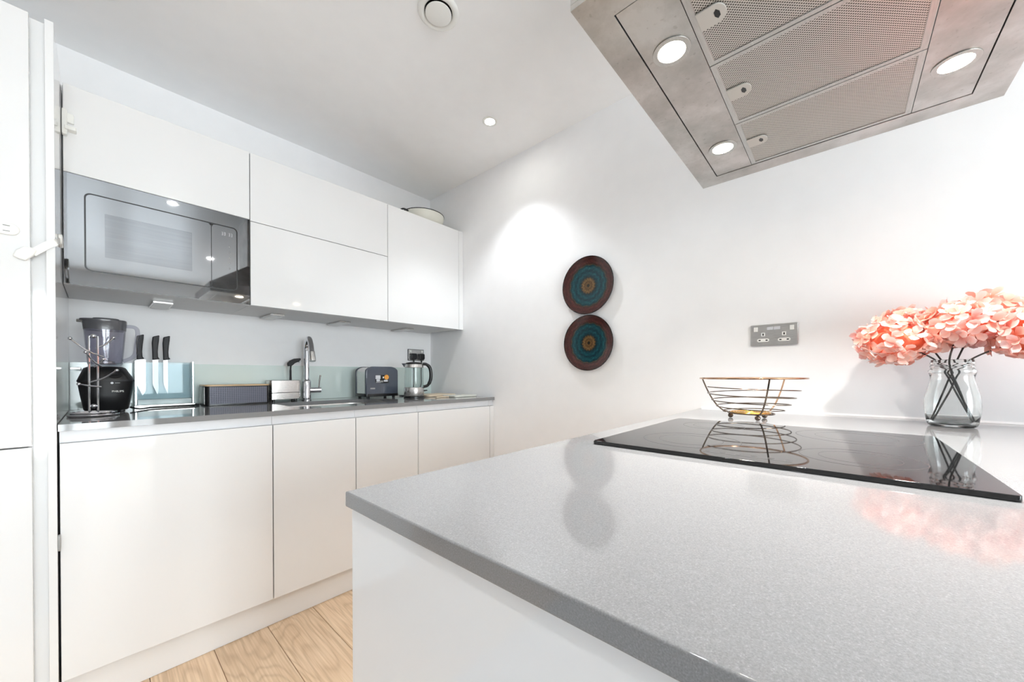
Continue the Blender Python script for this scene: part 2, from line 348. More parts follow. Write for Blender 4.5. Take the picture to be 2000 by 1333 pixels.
def frame_prism(bm, outer, inner, lo, hi, plane='XY'):
    def P(a, b, c):
        return {'XY': (a, b, c), 'XZ': (a, c, b), 'YZ': (c, a, b)}[plane]
    Ls = [[bm.verts.new(P(a, b, h)) for a, b in lp] for lp, h in ((outer, lo), (outer, hi), (inner, hi), (inner, lo))]
    for i in range(4): ring_faces(bm, Ls[i], Ls[(i+1) % 4])
    return bm
def obj(name, bm, m, parent=None, bev=0, smooth=True, ang=35, seg=2, shift=True):
    if parent is not None and shift:
        bmesh.ops.translate(bm, verts=bm.verts, vec=-Vector(parent['_o']))
    bmesh.ops.recalc_face_normals(bm, faces=bm.faces)
    me = bpy.data.meshes.new(name); bm.to_mesh(me); bm.free()
    me.materials.append(M[m] if isinstance(m, str) else m)
    if smooth:
        me.polygons.foreach_set('use_smooth', [True]*len(me.polygons)); me.set_sharp_from_angle(angle=math.radians(ang))
    o = bpy.data.objects.new(name, me); COL.objects.link(o)
    if bev:
        md = o.modifiers.new('edge_bevel', 'BEVEL'); md.width = bev; md.segments = seg; md.limit_method = 'ANGLE'; md.harden_normals = False
    if parent is not None:
        o.parent = parent
        o['_o'] = list(parent['_o'])
    return o
def B(): return bmesh.new()
def bx(*a): return box(B(), *a)
def thing(name, loc, label, cat, group=None, rz=0):
    o = bpy.data.objects.new(name, None); COL.objects.link(o); o.empty_display_size = 0.05
    o.location = loc; o.rotation_euler = (0, 0, rz); o['label'] = label; o['category'] = cat
    o['_o'] = list(loc) if not rz else [0, 0, 0]
    if group: o['group'] = group
    return o
def tag(o, label, cat, group=None):
    o['label'] = label; o['category'] = cat
    if group: o['group'] = group
    return o
def recentre(o, c):
    """move a mesh object's origin to c without moving the mesh"""
    o.data.transform(Matrix.Translation(-Vector(c))); o.location = c; return o
def struct(o):
    o['kind'] = 'structure'; return o
def text_mesh(name, s, size, m, parent, loc, rot=(PI/2, 0, 0), depth=0.0003):
    cu = bpy.data.curves.new(name, 'FONT'); cu.body = s; cu.size = size; cu.extrude = depth; cu.align_x = 'CENTER'; cu.align_y = 'CENTER'
    t = bpy.data.objects.new(name, cu); COL.objects.link(t)
    me = bpy.data.meshes.new_from_object(t); COL.objects.unlink(t); bpy.data.objects.remove(t)
    me.materials.append(M[m]); o = bpy.data.objects.new(name, me); COL.objects.link(o)
    o.parent = parent; o.rotation_euler = rot; o.location = Vector(loc)-Vector(parent['_o'])
    return o

# ------------------------------------------------------------------ the room
XW, YB, ZC = 1.8075, 2.5084, 2.487          # right wall, back wall, ceiling
XL, YF = -3.0, -3.4
CT = 0.9142                                  # worktop height
T = 0.12
# floor of oak planks running towards the kitchen wall
fl = struct(obj('floor', bx(XL-T, XW+T, YF-T, YB+T, -0.08, -0.012), 'subfloor'))
fl['_o'] = [0, 0, 0]
PW = 0.1785; x = 0.1148-PW*18; i = 0; plank_me = {}
while x < XW:
    x0, x1 = max(x, XL), min(x+PW, XW); i += 1
    if x1-x0 > 0.01:
        y = YF-[0.0, 1.1, 0.45, 1.5, 0.8][i % 5]
        while y < YB:
            y0, y1 = max(y, YF), min(y+1.9, YB); y += 1.9
            if y1-y0 < 0.02: continue
            key = (round(x1-x0, 4), round(y1-y0, 4))
            if key not in plank_me:
                b = bx(-(x1-x0)/2+0.0008, (x1-x0)/2-0.0008, -(y1-y0)/2+0.0008, (y1-y0)/2-0.0008, -0.012, 0)
                bmesh.ops.bevel(b, geom=[e for e in b.edges if all(v.co.z > -0.001 for v in e.verts)], offset=0.0012, segments=1, affect='EDGES')
                me = bpy.data.meshes.new('plank'); b.to_mesh(me); b.free(); me.materials.append(M['oak']); plank_me[key] = me
            p = bpy.data.objects.new('plank', plank_me[key]); COL.objects.link(p); p.parent = fl; p.location = ((x0+x1)/2, (y0+y1)/2, 0)
    x += PW
rg = obj('bounce_rug', prism(B(), rrect(2.85, 4.2, 0.05, 4, -1.5, -1.1), 0.0005, 0.012), mat('pale_grey_wool', (184, 185, 188), 0.9, var=0.04, scale=60, bump=0.3, bscale=400), bev=0.003)  # unseen rug, added to bounce neutral light upwards
tag(recentre(rg, (-1.5, -1.1, 0.0005)), 'large pale grey rug added out of view on the living area floor to bounce light', 'rug')
struct(obj('ceiling', bx(XL-T, XW+T, YF-T, YB+T, ZC, ZC+T), 'ceiling'))
struct(obj('wall_back', bx(XL-T, XW+T, YB, YB+T, 0, ZC), 'wall'))
struct(obj('wall_right', bx(XW, XW+T, YF-T, YB, 0, ZC), 'wall'))
struct(obj('wall_left', bx(XL-T, XL, YF-T, YB, 0, ZC), 'wall_bounce_cut'))  # out of view, toned down to weaken its bounce
b = B()                                      # far wall behind the camera with two tall windows
WZ0, WZ1 = 0.1, 2.08
for x0, x1 in ((XL, -0.65), (0.15, 0.23), (1.0, XW)): box(b, x0, x1, YF-T, YF, 0, ZC)
for x0, x1 in ((-0.65, 0.15), (0.23, 1.0)):
    box(b, x0, x1, YF-T, YF, 0, WZ0); box(b, x0, x1, YF-T, YF, WZ1, ZC)
struct(obj('wall_front', b, 'wall'))
for k, (x0, x1) in enumerate(((-0.65, 0.15), (0.23, 1.0))):
    o = obj('window_%d' % (k+1), frame_prism(B(), [(x0, WZ0), (x1, WZ0), (x1, WZ1), (x0, WZ1)], [(x0+0.06, WZ0+0.06), (x1-0.06, WZ0+0.06), (x1-0.06, WZ1-0.06), (x0+0.06, WZ1-0.06)], YF-0.1, YF-0.03, 'XZ'), 'white_plastic'); struct(o); o['_o'] = [0, 0, 0]
    xm = (x0+x1)/2
    obj('mullion', bx(xm-0.03, xm+0.03, YF-0.09, YF-0.04, WZ0+0.06, WZ1-0.06), 'white_plastic', o)
    for a, c in ((x0+0.06, xm-0.03), (xm+0.03, x1-0.06)): obj('pane', bx(a, c, YF-0.068, YF-0.062, WZ0+0.06, WZ1-0.06), 'pane', o)
for nm, a in (('baseboard_left', (XL, XL+0.015, YF, YB, 0, 0.1)), ('baseboard_right', (XW-0.015, XW, YF, -1.2, 0, 0.1)), ('baseboard_back', (XL+0.015, -0.75, YB-0.015, YB, 0, 0.1))):
    struct(obj(nm, bx(*a), 'wall', bev=0.003))

# ------------------------------------------------------------------ fitted kitchen along the back wall
YD, YK, YCF = 1.7827, 1.813, 1.7774
base_x = [-0.0822, 0.4866, 0.8419, 1.1998, 1.7671]
zdb, zdt, zru = 0.1222, 0.8547, 0.8935
blab = ['wide white gloss base cabinet beside the tall fridge housing', 'white gloss base cabinet under the steel caddy and the tap, second from the fridge housing',
        'white gloss base cabinet under the sink and toaster, its front partly hidden by the peninsula', 'white gloss base cabinet at the wall end, below the kettle and the boards']
for k in range(4):
    x0, x1 = base_x[k], base_x[k+1]
    t = thing('base_cabinet', ((x0+x1)/2, 2.14, 0.122), blab[k], 'cabinet', 'base cabinets under the kitchen wall worktop')
    xa = x0+0.0005; xb = x1-0.0005
    zt = 0.66 if k in (1, 2) else zru-0.0003        # sink units are cut down below the bowl
    bb = bx(xa, xb, YD+0.021, YB-0.003, 0.1225, zt)
    obj('body', bb, 'carcass', t)
    if k in (1, 2): obj('top_rail', bx(xa, xb, YD+0.021, YD+0.04, 0.662, zru-0.0003), 'carcass', t)
    obj('door', bx(x0+0.0018, x1-0.0018, YD, YD+0.02, zdb, zdt), 'gloss', t, bev=0.0012)
    obj('handle_rail', bx(xa, xb, YD+0.016, YD+0.0205, zdt+0.002, zru-0.0004), 'rail', t)
    if k == 3:
        obj('end_filler', bx(x1+0.0015, XW-0.001, YD, YD+0.02, zdb, zdt), 'gloss', t, bev=0.001)
        obj('end_filler', bx(x1+0.0015, XW-0.001, YD+0.016, YD+0.0205, zdt+0.002, zru-0.0004), 'rail', t)
tag(recentre(obj('plinth', bx(-0.0822, XW-0.001, YK, YK+0.016, 0.0005, 0.1215), 'gloss', bev=0.001), (0.86, YK, 0)), 'long white plinth board under the base cabinets along the oak floor', 'plinth')
# worktop with a rounded cut-out for the sink
SX, SY, SW, SH = 0.865, 2.115, 0.50, 0.36
def slab_with_hole(x0, x1, y0, y1, z0, z1, hole):
    b = B(); outer = [(x0, y0), (x1, y0), (x1, y1), (x0, y1)]
    tops = []
    for z in (z1, z0):
        eo = [b.verts.new((p[0], p[1], z)) for p in outer]; ei = [b.verts.new((p[0], p[1], z)) for p in hole]
        ed = []
        for lp in (eo, ei):
            for i in range(len(lp)): ed.append(b.edges.new((lp[i], lp[(i+1) % len(lp)])))
        bmesh.ops.triangle_fill(b, edges=ed, use_beauty=True)
        tops.append((eo, ei))
    ring_faces(b, tops[1][0], tops[0][0]); ring_faces(b, tops[0][1], tops[1][1])
    return b
hole = rrect(SW, SH, 0.09, 8, SX, SY)
wt = obj('worktop', slab_with_hole(-0.0835, XW-0.0006, YCF, YB-0.0006, zru, CT, hole), 'quartz', smooth=False)
tag(recentre(wt, (0.86, 2.14, zru)), 'grey quartz worktop along the kitchen wall with the sink cut-out', 'worktop')
# sink
t = thing('sink', (SX, SY, 0.7), 'stainless steel undermount sink bowl set in the grey worktop', 'sink')
b = B(); loops = []
for dw, z, r in ((0.03, zru-0.0006, 0.1), (0.0, zru-0.0006, 0.09), (-0.004, zru-0.01, 0.088), (-0.012, 0.74, 0.08), (-0.05, 0.715, 0.07), (-0.2, 0.708, 0.05)):
    loops.append([b.verts.new((p[0], p[1], z)) for p in rrect(SW+dw, SH+dw, r, 8, SX, SY)])
for a, c in zip(loops, loops[1:]): ring_faces(b, a, c)
b.faces.new(loops[-1]); obj('bowl', b, 'steel', t, ang=50)
obj('drain', lathe(B(), [(0.0445, 0.7085), (0.0445, 0.711), (0.03, 0.7115), (0.028, 0.7095)], (SX, SY, 0)), 'chrome', t)
# mint glass splashback
tag(recentre(obj('splashback', bx(-0.0838, XW-0.0008, YB-0.0075, YB-0.0006, CT+0.0006, 1.1236), 'mint_glass', bev=0.0006), (0.86, YB-0.004, CT)), 'pale mint glass splashback strip along the back of the worktop', 'splashback')

# wall cabinets
YU, zut, zub = 2.1017, 2.1247, 1.4003
ux = [-0.0845, 0.4831, 1.1974, 1.7661]
ulab = ['white gloss wall cabinet that houses the built-in microwave', 'wide white gloss wall cabinet with two stacked flap doors', 'white gloss wall cabinet with a single tall door beside the wall']
lights_x = [[0.197], [0.652, 1.02], [1.475]]
for k in range(3):
    x0, x1 = ux[k], ux[k+1]
    t = thing('wall_cabinet', ((x0+x1)/2, 2.3, zub), ulab[k], 'cabinet', 'wall cabinets over the worktop')
    if k == 0:
        for a in ((x0+0.0005, x1-0.0005, YU+0.021, YB-0.002, zub, zub+0.016), (x0+0.0005, x1-0.0005, YU+0.021, YB-0.002, 1.807, zut), (x0+0.0005, x0+0.016, YU+0.021, YB-0.002, zub+0.0165, 1.8065), (x1-0.016, x1-0.0005, YU+0.021, YB-0.002, zub+0.0165, 1.8065), (x0+0.0165, x1-0.0165, YB-0.01, YB-0.002, zub+0.0165, 1.8065)):
            obj('carcass_panel', bx(*a), 'carcass', t)
        obj('flap_door', bx(x0+0.0028, x1-0.0016, YU, YU+0.02, 1.8065, zut), 'gloss', t, bev=0.001)
    else:
        obj('body', bx(x0+0.0005, x1-0.0005, YU+0.021, YB-0.002, zub, zut), 'carcass', t)
        if k == 1:
            obj('flap_door', bx(x0+0.0016, x1-0.0016, YU, YU+0.02, 1.8012, zut), 'gloss', t, bev=0.001)
            obj('flap_door', bx(x0+0.0016, x1-0.0016, YU, YU+0.02, zub, 1.7980), 'gloss', t, bev=0.001)
        else:
            obj('door', bx(x0+0.0016, x1-0.0012, YU, YU+0.02, zub, zut), 'gloss', t, bev=0.001)
            obj('end_filler', bx(x1+0.0012, XW-0.001, YU, YU+0.02, zub, zut), 'gloss', t, bev=0.001)
    for lx in lights_x[k]:
        u = obj('cabinet_light', prism(B(), [(lx-0.034, 2.295), (lx+0.034, 2.295), (lx+0.036, 2.49), (lx-0.036, 2.49)], zub-0.010, zub-0.0003), 'steel', t, bev=0.001)
        obj('diffuser', prism(B(), [(lx-0.028, 2.302), (lx+0.028, 2.302), (lx+0.03, 2.484), (lx-0.03, 2.484)], zub-0.0112, zub-0.0102), 'diffuser', u)

# built-in microwave
x0, x1, z0, z1 = ux[0]+0.003, ux[1]-0.0018, zub, 1.8045
t = thing('microwave', ((x0+x1)/2, 2.12, zub), 'mirror-grey built-in microwave oven with black outlined door', 'microwave')
def rr2(xa, xb, za, zb, r, n=6): return rrect(xb-xa, zb-za, r, n, (xa+xb)/2, (za+zb)/2)
ob_ = (-0.0332, 0.4342, 1.4555, 1.7475); ib_ = (-0.0287, 0.4297, 1.4600, 1.7430)
obj('fascia', frame_prism(B(), rr2(x0, x1, z0, z1, 0.0005), rr2(*ob_, 0.0185), YU, YU+0.012, 'XZ'), 'mirror_glass', t)
obj('door_seal', frame_prism(B(), rr2(*ob_, 0.0183), rr2(*ib_, 0.0155), YU+0.0012, YU+0.012, 'XZ'), 'black', t)
d = obj('door', frame_prism(B(), rr2(ib_[0], 0.3372, ib_[2], ib_[3], 0.0155), rr2(0.0185, 0.2725, 1.516, 1.682, 0.002), YU+0.0004, YU+0.012, 'XZ'), 'mirror_glass', t)
obj('door_window', prism(B(), rr2(0.0186, 0.2724, 1.5161, 1.6819, 0.002), YU+0.0008, YU+0.0118, 'XZ'), 'window_mesh', d)
c_ = obj('control_panel', prism(B(), rr2(0.3398, ib_[1], ib_[2], ib_[3], 0.0155), YU+0.0004, YU+0.012, 'XZ'), 'mirror_glass', t)
obj('door_gap', bx(0.3374, 0.3396, YU+0.0015, YU+0.012, ib_[2]+0.001, ib_[3]-0.001), 'black', t)
b = B()
for j, q in enumerate((0, 1, 3, 4)):                       # pale seven-segment digits, too faint to read
    xx = 0.375+q*0.0085
    for a in ((0, 0.005, 0, 0.0011), (0, 0.005, 0.0065, 0.0076), (0, 0.005, 0.013, 0.0141), (0.0042, 0.0053, 0, 0.014)): box(b, xx+a[0], xx+a[1], YU-0.0001, YU+0.0004, 1.703+a[2], 1.703+a[3])
obj('clock_digits', b, 'pale_print', c_, smooth=False)
for q in range(5):
    obj('touch_mark', lathe(B(), [(0.0028, YU), (0.0028, YU+0.0005)], (0.404, 0, 1.655-q*0.025), 10, 'Y'), 'grey_plastic', c_)
obj('casing', bx(x0+0.02, x1-0.02, YU+0.0125, YB-0.03, zub+0.018, z1-0.01), 'black', t)

# tall fridge housing on the left
YP, XP, XE = 1.7686, -0.1027, -0.0853
t = thing('fridge_housing', (-0.42, 2.1, 0), 'tall white gloss fridge freezer housing with two stacked doors', 'cabinet')
obj('side_panel', bx(XP, XE, YP, YB-0.002, 0.0005, 2.1255), 'gloss', t, bev=0.0008)
obj('filler_strip', bx(-0.14, XP-0.0005, 1.7965, 1.8165, 0.0005, 2.1255), 'gloss', t)
obj('body', bx(-0.72, XP-0.0005, 1.818, YB-0.002, 0.1, 2.1255), 'carcass', t)
obj('side_panel', bx(-0.738, -0.7205, YP, YB-0.002, 0.0005, 2.1255), 'gloss', t, bev=0.0008)
d1 = obj('door', bx(-0.717, -0.1316, YP+0.001, YP+0.022, 0.857, 2.1235), 'gloss', t, bev=0.0012)
d2 = obj('door', bx(-0.717, -0.1316, YP+0.001, YP+0.022, 0.1, 0.853), 'gloss', t, bev=0.0012)
obj('plinth', bx(-0.717, -0.1316, 1.80, 1.817, 0.0005, 0.095), 'gloss', t)
# child locks
t = thing('cabinet_strap_lock', (-0.14, 1.75, 1.41), 'white child safety strap looped from the fridge door round the housing panel', 'safety lock')
pad = [(-0.162, 1.406), (-0.152, 1.4), (-0.139, 1.3965), (-0.126, 1.412), (-0.118, 1.431), (-0.127, 1.437), (-0.142, 1.438), (-0.156, 1.424)]
obj('door_pad', prism(B(), pad, YP-0.011, YP+0.0005, 'XZ'), 'white_plastic', t, bev=0.003)
b = B(); sp = [(-0.128, YP-0.004, 1.421), (-0.115, YP-0.006, 1.435), (-0.1, YP-0.0035, 1.452), (-0.0875, YP-0.002, 1.463), (-0.0825, YP+0.004, 1.468), (-0.0815, YP+0.03, 1.478), (-0.0815, 1.86, 1.492), (-0.0815, 1.9, 1.502)]
pts = smooth_path(sp, 5); A_ = []
for i_, p in enumerate(pts):
    tn = (pts[min(i_+1, len(pts)-1)]-pts[max(i_-1, 0)]).normalized()
    nout = Vector((0, -1, 0)).lerp(Vector((1, 0, 0)), min(1, max(0, (p.y-YP+0.004)/0.01))).normalized()
    sd = tn.cross(nout).normalized()*0.0095
    A_.append([b.verts.new(p+sd), b.verts.new(p+sd+nout*0.0018), b.verts.new(p-sd+nout*0.0018), b.verts.new(p-sd)])
for a, c in zip(A_, A_[1:]): ring_faces(b, a, c)
b.faces.new(A_[0][::-1]); b.faces.new(A_[-1]); obj('strap', b, 'white_plastic', t)
obj('panel_pad', prism(B(), rrect(0.07, 0.034, 0.014, 5, 1.915, 1.506), XE+0.0003, XE+0.009, 'YZ'), 'white_plastic', t, bev=0.002)
t = thing('lock_pad', (-0.17, 1.76, 1.46), 'oval white adhesive lock pad left alone on the fridge door', 'safety lock')
obj('pad_plate', prism(B(), rrect(0.085, 0.034, 0.0165, 6, -0.192, 1.481), YP-0.006, YP+0.0006, 'XZ'), 'white_plastic', t, bev=0.002)
obj('pad_rim', frame_prism(B(), rrect(0.074, 0.025, 0.012, 6, -0.192, 1.481), rrect(0.068, 0.019, 0.009, 6, -0.192, 1.481), YP-0.0075, YP-0.0062, 'XZ'), 'white_plastic', t)
for zz in (1.474, 1.489): obj('slot', bx(-0.178, -0.166, YP-0.007, YP-0.0062, zz-0.001, zz+0.001), 'grey_plastic', t)
t = thing('flap_latch_lock', (-0.075, 2.09, 1.93), 'white child latch on the flap door above the microwave', 'safety lock')
obj('latch_body', prism(B(), rrect(0.013, 0.092, 0.004, 4, -0.0775, 1.979), YU-0.02, YU-0.0004, 'XZ'), 'white_plastic', t, bev=0.002)
obj('latch_block', prism(B(), rrect(0.024, 0.034, 0.004, 4, -0.067, 1.998), YU-0.012, YU-0.0004, 'XZ'), 'white_plastic', t, bev=0.002)
obj('latch_arm', prism(B(), rrect(0.028, 0.014, 0.003, 4, -0.0635, 1.957), YU-0.028, YU-0.0004, 'XZ'), 'white_plastic', t, bev=0.002)
t = thing('door_edge_lock', (-0.08, 1.775, 0.55), 'small grey child latch low on the housing panel edge beside the base cabinet', 'safety lock')
obj('latch_body', prism(B(), rrect(0.012, 0.05, 0.005, 4, 1.774, 0.555), XE+0.0003, XE+0.006, 'YZ'), 'grey_plastic', t, bev=0.001)

# ------------------------------------------------------------------ peninsula
pt_ = obj('peninsula_worktop', bx(0.2088, XW-0.0006, -1.05, 0.4727, 0.8948, CT), 'quartz', bev=0.0018, seg=3)
tag(recentre(pt_, (1.0, -0.3, 0.8948)), 'big grey speckled quartz worktop of the peninsula in the foreground', 'worktop')
pt_['_o'] = [1.0, -0.3, 0.8948]
obj('sealant_bead', prism(B(), [(XW-0.007, CT+0.0002), (XW-0.0007, CT+0.0002), (XW-0.0007, CT+0.0065)], -1.05, 0.4727, 'XZ'), 'grout', pt_)
t = thing('peninsula_cabinet', (1.0, -0.3, 0), 'white gloss peninsula cabinet carrying the grey worktop and hob', 'cabinet')
obj('body', bx(0.236, XW-0.001, -1.03, 0.450, 0.002, 0.8945), 'carcass', t)
obj('end_panel', bx(0.2165, 0.2355, -1.03, 0.4708, 0.002, 0.8945), 'gloss', t, bev=0.001)
obj('back_panel', bx(0.236, XW-0.001, 0.4505, 0.4708, 0.002, 0.8945), 'gloss', t, bev=0.001)
# hob
HX0, HX1, HY0, HY1 = 0.7045, 1.2594, -0.1547, 0.3985
t = thing('ceramic_hob', ((HX0+HX1)/2, 0.12, CT), 'black ceramic glass hob lying on the peninsula worktop', 'hob')
obj('glass_plate', prism(B(), rrect(HX1-HX0, HY1-HY0, 0.005, 3, (HX0+HX1)/2, (HY0+HY1)/2), CT+0.0004, CT+0.0080), 'hob', t, bev=0.0008)
for cx, cy, r in ((0.85, 0.245, 0.095), (1.125, 0.265, 0.075), (0.85, -0.02, 0.08), (1.125, -0.02, 0.105)):
    z = obj('cooking_zone', frame_prism(B(), [(cx+r*math.cos(2*PI*i/64), cy+r*math.sin(2*PI*i/64)) for i in range(64)], [(cx+(r-0.0016)*math.cos(2*PI*i/64), cy+(r-0.0016)*math.sin(2*PI*i/64)) for i in range(64)], CT+0.0080, CT+0.00815), 'ring', t, smooth=False)
    obj('inner_ring', frame_prism(B(), [(cx+r*0.66*math.cos(2*PI*i/64), cy+r*0.66*math.sin(2*PI*i/64)) for i in range(64)], [(cx+(r*0.66-0.001)*math.cos(2*PI*i/64), cy+(r*0.66-0.001)*math.sin(2*PI*i/64)) for i in range(64)], CT+0.0080, CT+0.00812), 'ring', z, smooth=False)
cp = obj('touch_controls', bx(0.735, 0.737, 0.06, 0.19, CT+0.0080, CT+0.0081), 'ring', t, smooth=False)
for q in range(6): obj('touch_mark', lathe(B(), [(0.005, CT+0.0080), (0.005, CT+0.0081)], (0.748, 0.065+q*0.024, 0), 16), 'ring', cp, smooth=False)

# ------------------------------------------------------------------ island extractor hood
HZ = 1.7547; hx0, hx1, hy0, hy1 = 0.603, 1.503, -0.2975, 0.3881
t = thing('extractor_hood', ((hx0+hx1)/2, (hy0+hy1)/2, HZ), 'worn stainless steel island extractor hood hanging over the hob', 'extractor hood')
ix0, ix1, iy0, iy1 = 0.668, 1.440, -0.2358, 0.3275
R4 = lambda a, c, d, e: [(a, d), (c, d), (c, e), (a, e)]
obj('rim', frame_prism(B(), R4(hx0, hx1, hy0, hy1), R4(ix0-0.0022, ix1+0.0022, iy0-0.0022, iy1+0.0022), HZ, HZ+0.012), 'hood', t, bev=0.0006, smooth=False)
obj('skirt', frame_prism(B(), R4(hx0, hx1, hy0, hy1), R4(hx0+0.012, hx1-0.012, hy0+0.012, hy1-0.012), HZ+0.0121, HZ+0.075), 'hood', t, smooth=False)
b = B(); L0 = [b.verts.new(p) for p in ((hx0, hy0, HZ+0.0752), (hx1, hy0, HZ+0.0752), (hx1, hy1, HZ+0.0752), (hx0, hy1, HZ+0.0752))]
cx, cy = 1.053, 0.045
L1 = [b.verts.new(p) for p in ((cx-0.15, cy-0.14, HZ+0.3), (cx+0.15, cy-0.14, HZ+0.3), (cx+0.15, cy+0.14, HZ+0.3), (cx-0.15, cy+0.14, HZ+0.3))]
ring_faces(b, L0, L1); b.faces.new(L0[::-1]); b.faces.new(L1); obj('canopy', b, 'hood', t, smooth=False)
obj('chimney', bx(cx-0.15, cx+0.15, cy-0.14, cy+0.14, HZ+0.3005, ZC-0.0005), 'hood', t, smooth=False)
obj('inner_shadow_gap', bx(ix0-0.002, ix1+0.002, iy0-0.002, iy1+0.002, HZ+0.007, HZ+0.009), 'black_soft', t, smooth=False)
my0, my1 = -0.1335, 0.2245
lampsY = {1: (my1+0.001, iy1), 0: (iy0, my0-0.001)}
for s, (ya, yb) in lampsY.items():
    lp = obj('light_panel', bx(ix0, ix1, ya, yb, HZ+0.0012, HZ+0.0065), 'hood', t, bev=0.0005, smooth=False)
    ly = 0.2745 if s else -0.1865
    for lx in (0.822, 1.275):
        lm = obj('lamp', frame_prism(B(), [(lx+0.038*math.cos(2*PI*i/32), ly+0.038*math.sin(2*PI*i/32)) for i in range(32)], [(lx+0.0275*math.cos(2*PI*i/32), ly+0.0275*math.sin(2*PI*i/32)) for i in range(32)], HZ-0.0012, HZ+0.0011), 'steel_flat', t, bev=0.0005)
        obj('lamp_glass', lathe(B(), [(0.027, HZ-0.0004), (0.027, HZ+0.001)], (lx, ly, 0), 32), 'lamp', lm)
        ld = bpy.data.lights.new('hood_lamp', 'SPOT'); ld.energy = HOOD_LAMP_W; ld.color = (1, 0.975, 0.94); ld.spot_size = math.radians(105); ld.spot_blend = 0.9; ld.shadow_soft_size = 0.027
        lo = bpy.data.objects.new('hood_lamp_light', ld); COL.objects.link(lo); lo.location = (lx, ly, HZ-0.004)
for k, (xa, xb) in enumerate(((ix0+0.001, 0.9205), (0.9225, 1.1785), (1.1805, ix1-0.001))):
    fr = obj('filter', frame_prism(B(), R4(xa, xb, my0, my1), R4(xa+0.011, xb-0.011, my0+0.012, my1-0.012), HZ+0.0008, HZ+0.0062), 'steel_flat', t, bev=0.0008, smooth=False)
    obj('mesh_sheet', bx(xa+0.0105, xb-0.0105, my0+0.0115, my1-0.0115, HZ+0.0025, HZ+0.0045), 'mesh', fr, smooth=False)
    lx = (0.7926, 1.0475, 1.303)[k]
    lp = [(lx-0.023, my1-0.011)]+[(lx-0.023*math.cos(PI*i/12), my1-0.042-0.018*math.sin(PI*i/12)) for i in range(13)]+[(lx+0.023, my1-0.011)]
    lt = obj('latch', prism(B(), lp, HZ-0.0008, HZ+0.0022), 'latch', fr, bev=0.0006)
    obj('latch_slot', prism(B(), [(lx-0.012, my1-0.044), (lx-0.004, my1-0.049), (lx+0.006, my1-0.049), (lx+0.011, my1-0.044), (lx+0.004, my1-0.0395), (lx-0.006, my1-0.0395)], HZ-0.0011, HZ-0.0009), 'black', fr, smooth=False)

# ------------------------------------------------------------------ ceiling fittings
def downlight(x, y, label, power):
    t = thing('downlight', (x, y, ZC), label, 'ceiling light', 'recessed ceiling downlights')
    obj('trim_ring', frame_prism(B(), [(x+0.042*math.cos(2*PI*i/32), y+0.042*math.sin(2*PI*i/32)) for i in range(32)], [(x+0.027*math.cos(2*PI*i/32), y+0.027*math.sin(2*PI*i/32)) for i in range(32)], ZC-0.004, ZC-0.0003), 'white_plastic', t, bev=0.001)
    obj('lamp_face', lathe(B(), [(0.0265, ZC-0.0025), (0.0265, ZC-0.0005)], (x, y, 0), 32), 'downlamp', t)
    ld = bpy.data.lights.new('downlight_lamp', 'SPOT'); ld.energy = power; ld.color = (0.93, 0.97, 1.0); ld.spot_size = math.radians(96); ld.spot_blend = 0.55; ld.shadow_soft_size = 0.025
    lo = bpy.data.objects.new('downlight_lamp', ld); COL.objects.link(lo); lo.location = (x, y, ZC-0.008)
downlight(1.468, 1.476, 'lit round ceiling downlight near the corner above the wall cabinets', DOWNLIGHT_W)
downlight(0.413, 0.088, 'ceiling downlight out of view, mirrored along the top edge of the microwave', DOWNLIGHT_W)
downlight(0.909, -1.504, 'ceiling downlight out of view, mirrored as a dot beside the microwave controls', DOWNLIGHT_W)
downlight(-0.44, 0.62, 'ceiling downlight out of view in front of the fridge housing', DOWNLIGHT_W)
downlight(-1.9, -0.2, 'added ceiling downlight for fill light, out of view over the living area, nearer the kitchen', DOWNLIGHT_W)  # unseen lamp added to lift the ambient light
downlight(-1.9, -2.2, 'added ceiling downlight for fill light, out of view over the living area, nearer the windows', DOWNLIGHT_W)  # second added lamp behind the camera, ambient fill
vx, vy = 0.893, 1.181
t = thing('ceiling_vent', (vx, vy, ZC), 'round white extract valve with a central disc in the ceiling', 'vent')
obj('valve_ring', lathe(B(), [(0.079, ZC-0.0003), (0.0785, ZC-0.006), (0.07, ZC-0.012), (0.058, ZC-0.010), (0.053, ZC-0.0035)], (vx, vy, 0), 48, cap=False), 'white_plastic', t, ang=60)
obj('valve_throat', lathe(B(), [(0.056, ZC-0.0009), (0.056, ZC-0.0005)], (vx, vy, 0), 40), 'black', t)
obj('valve_disc', lathe(B(), [(0.046, ZC-0.015), (0.0502, ZC-0.0135), (0.0502, ZC-0.010), (0.02, ZC-0.006), (0.02, ZC-0.001)], (vx, vy, 0), 40), 'white_plastic', t)

# ------------------------------------------------------------------ right wall: plates and socket
def plate(y, z, r, label):
    prof = [(0.0, 0.018), (0.3, 0.0175), (0.66, 0.016), (0.72, 0.014), (0.8, 0.012), (0.97, 0.003), (1.0, 0.0015), (1.005, 0.003), (0.985, 0.006), (0.8, 0.017), (0.72, 0.0195), (0.6, 0.0215), (0.0, 0.0225)]
    b = B(); lathe(b, [(max(a*0.157, 1e-4), -0.024+h) for a, h in prof], (0, 0, 0), 56, 'X')
    o = obj('wall_plate', b, 'plate', ang=50); o.location = (XW-0.0006, y, z); o.scale = (1, r/0.157, r/0.157)
    return tag(o, label, 'plate', 'painted wall plates')
plate(1.046, 1.556, 0.1585, 'upper painted wall plate with maroon rim and teal centre')
plate(1.043, 1.240, 0.1525, 'lower painted wall plate with maroon rim and teal centre')
def double_socket(name, origin, label, face):
    """face: 'X' right wall facing -X, 'Y' back wall facing -Y. local u to viewer's right"""
    t = thing(name, origin, label, 'socket'); t['_o'] = [0, 0, 0]
    if face == 'X': t.rotation_euler = (0, 0, -PI/2)
    return t
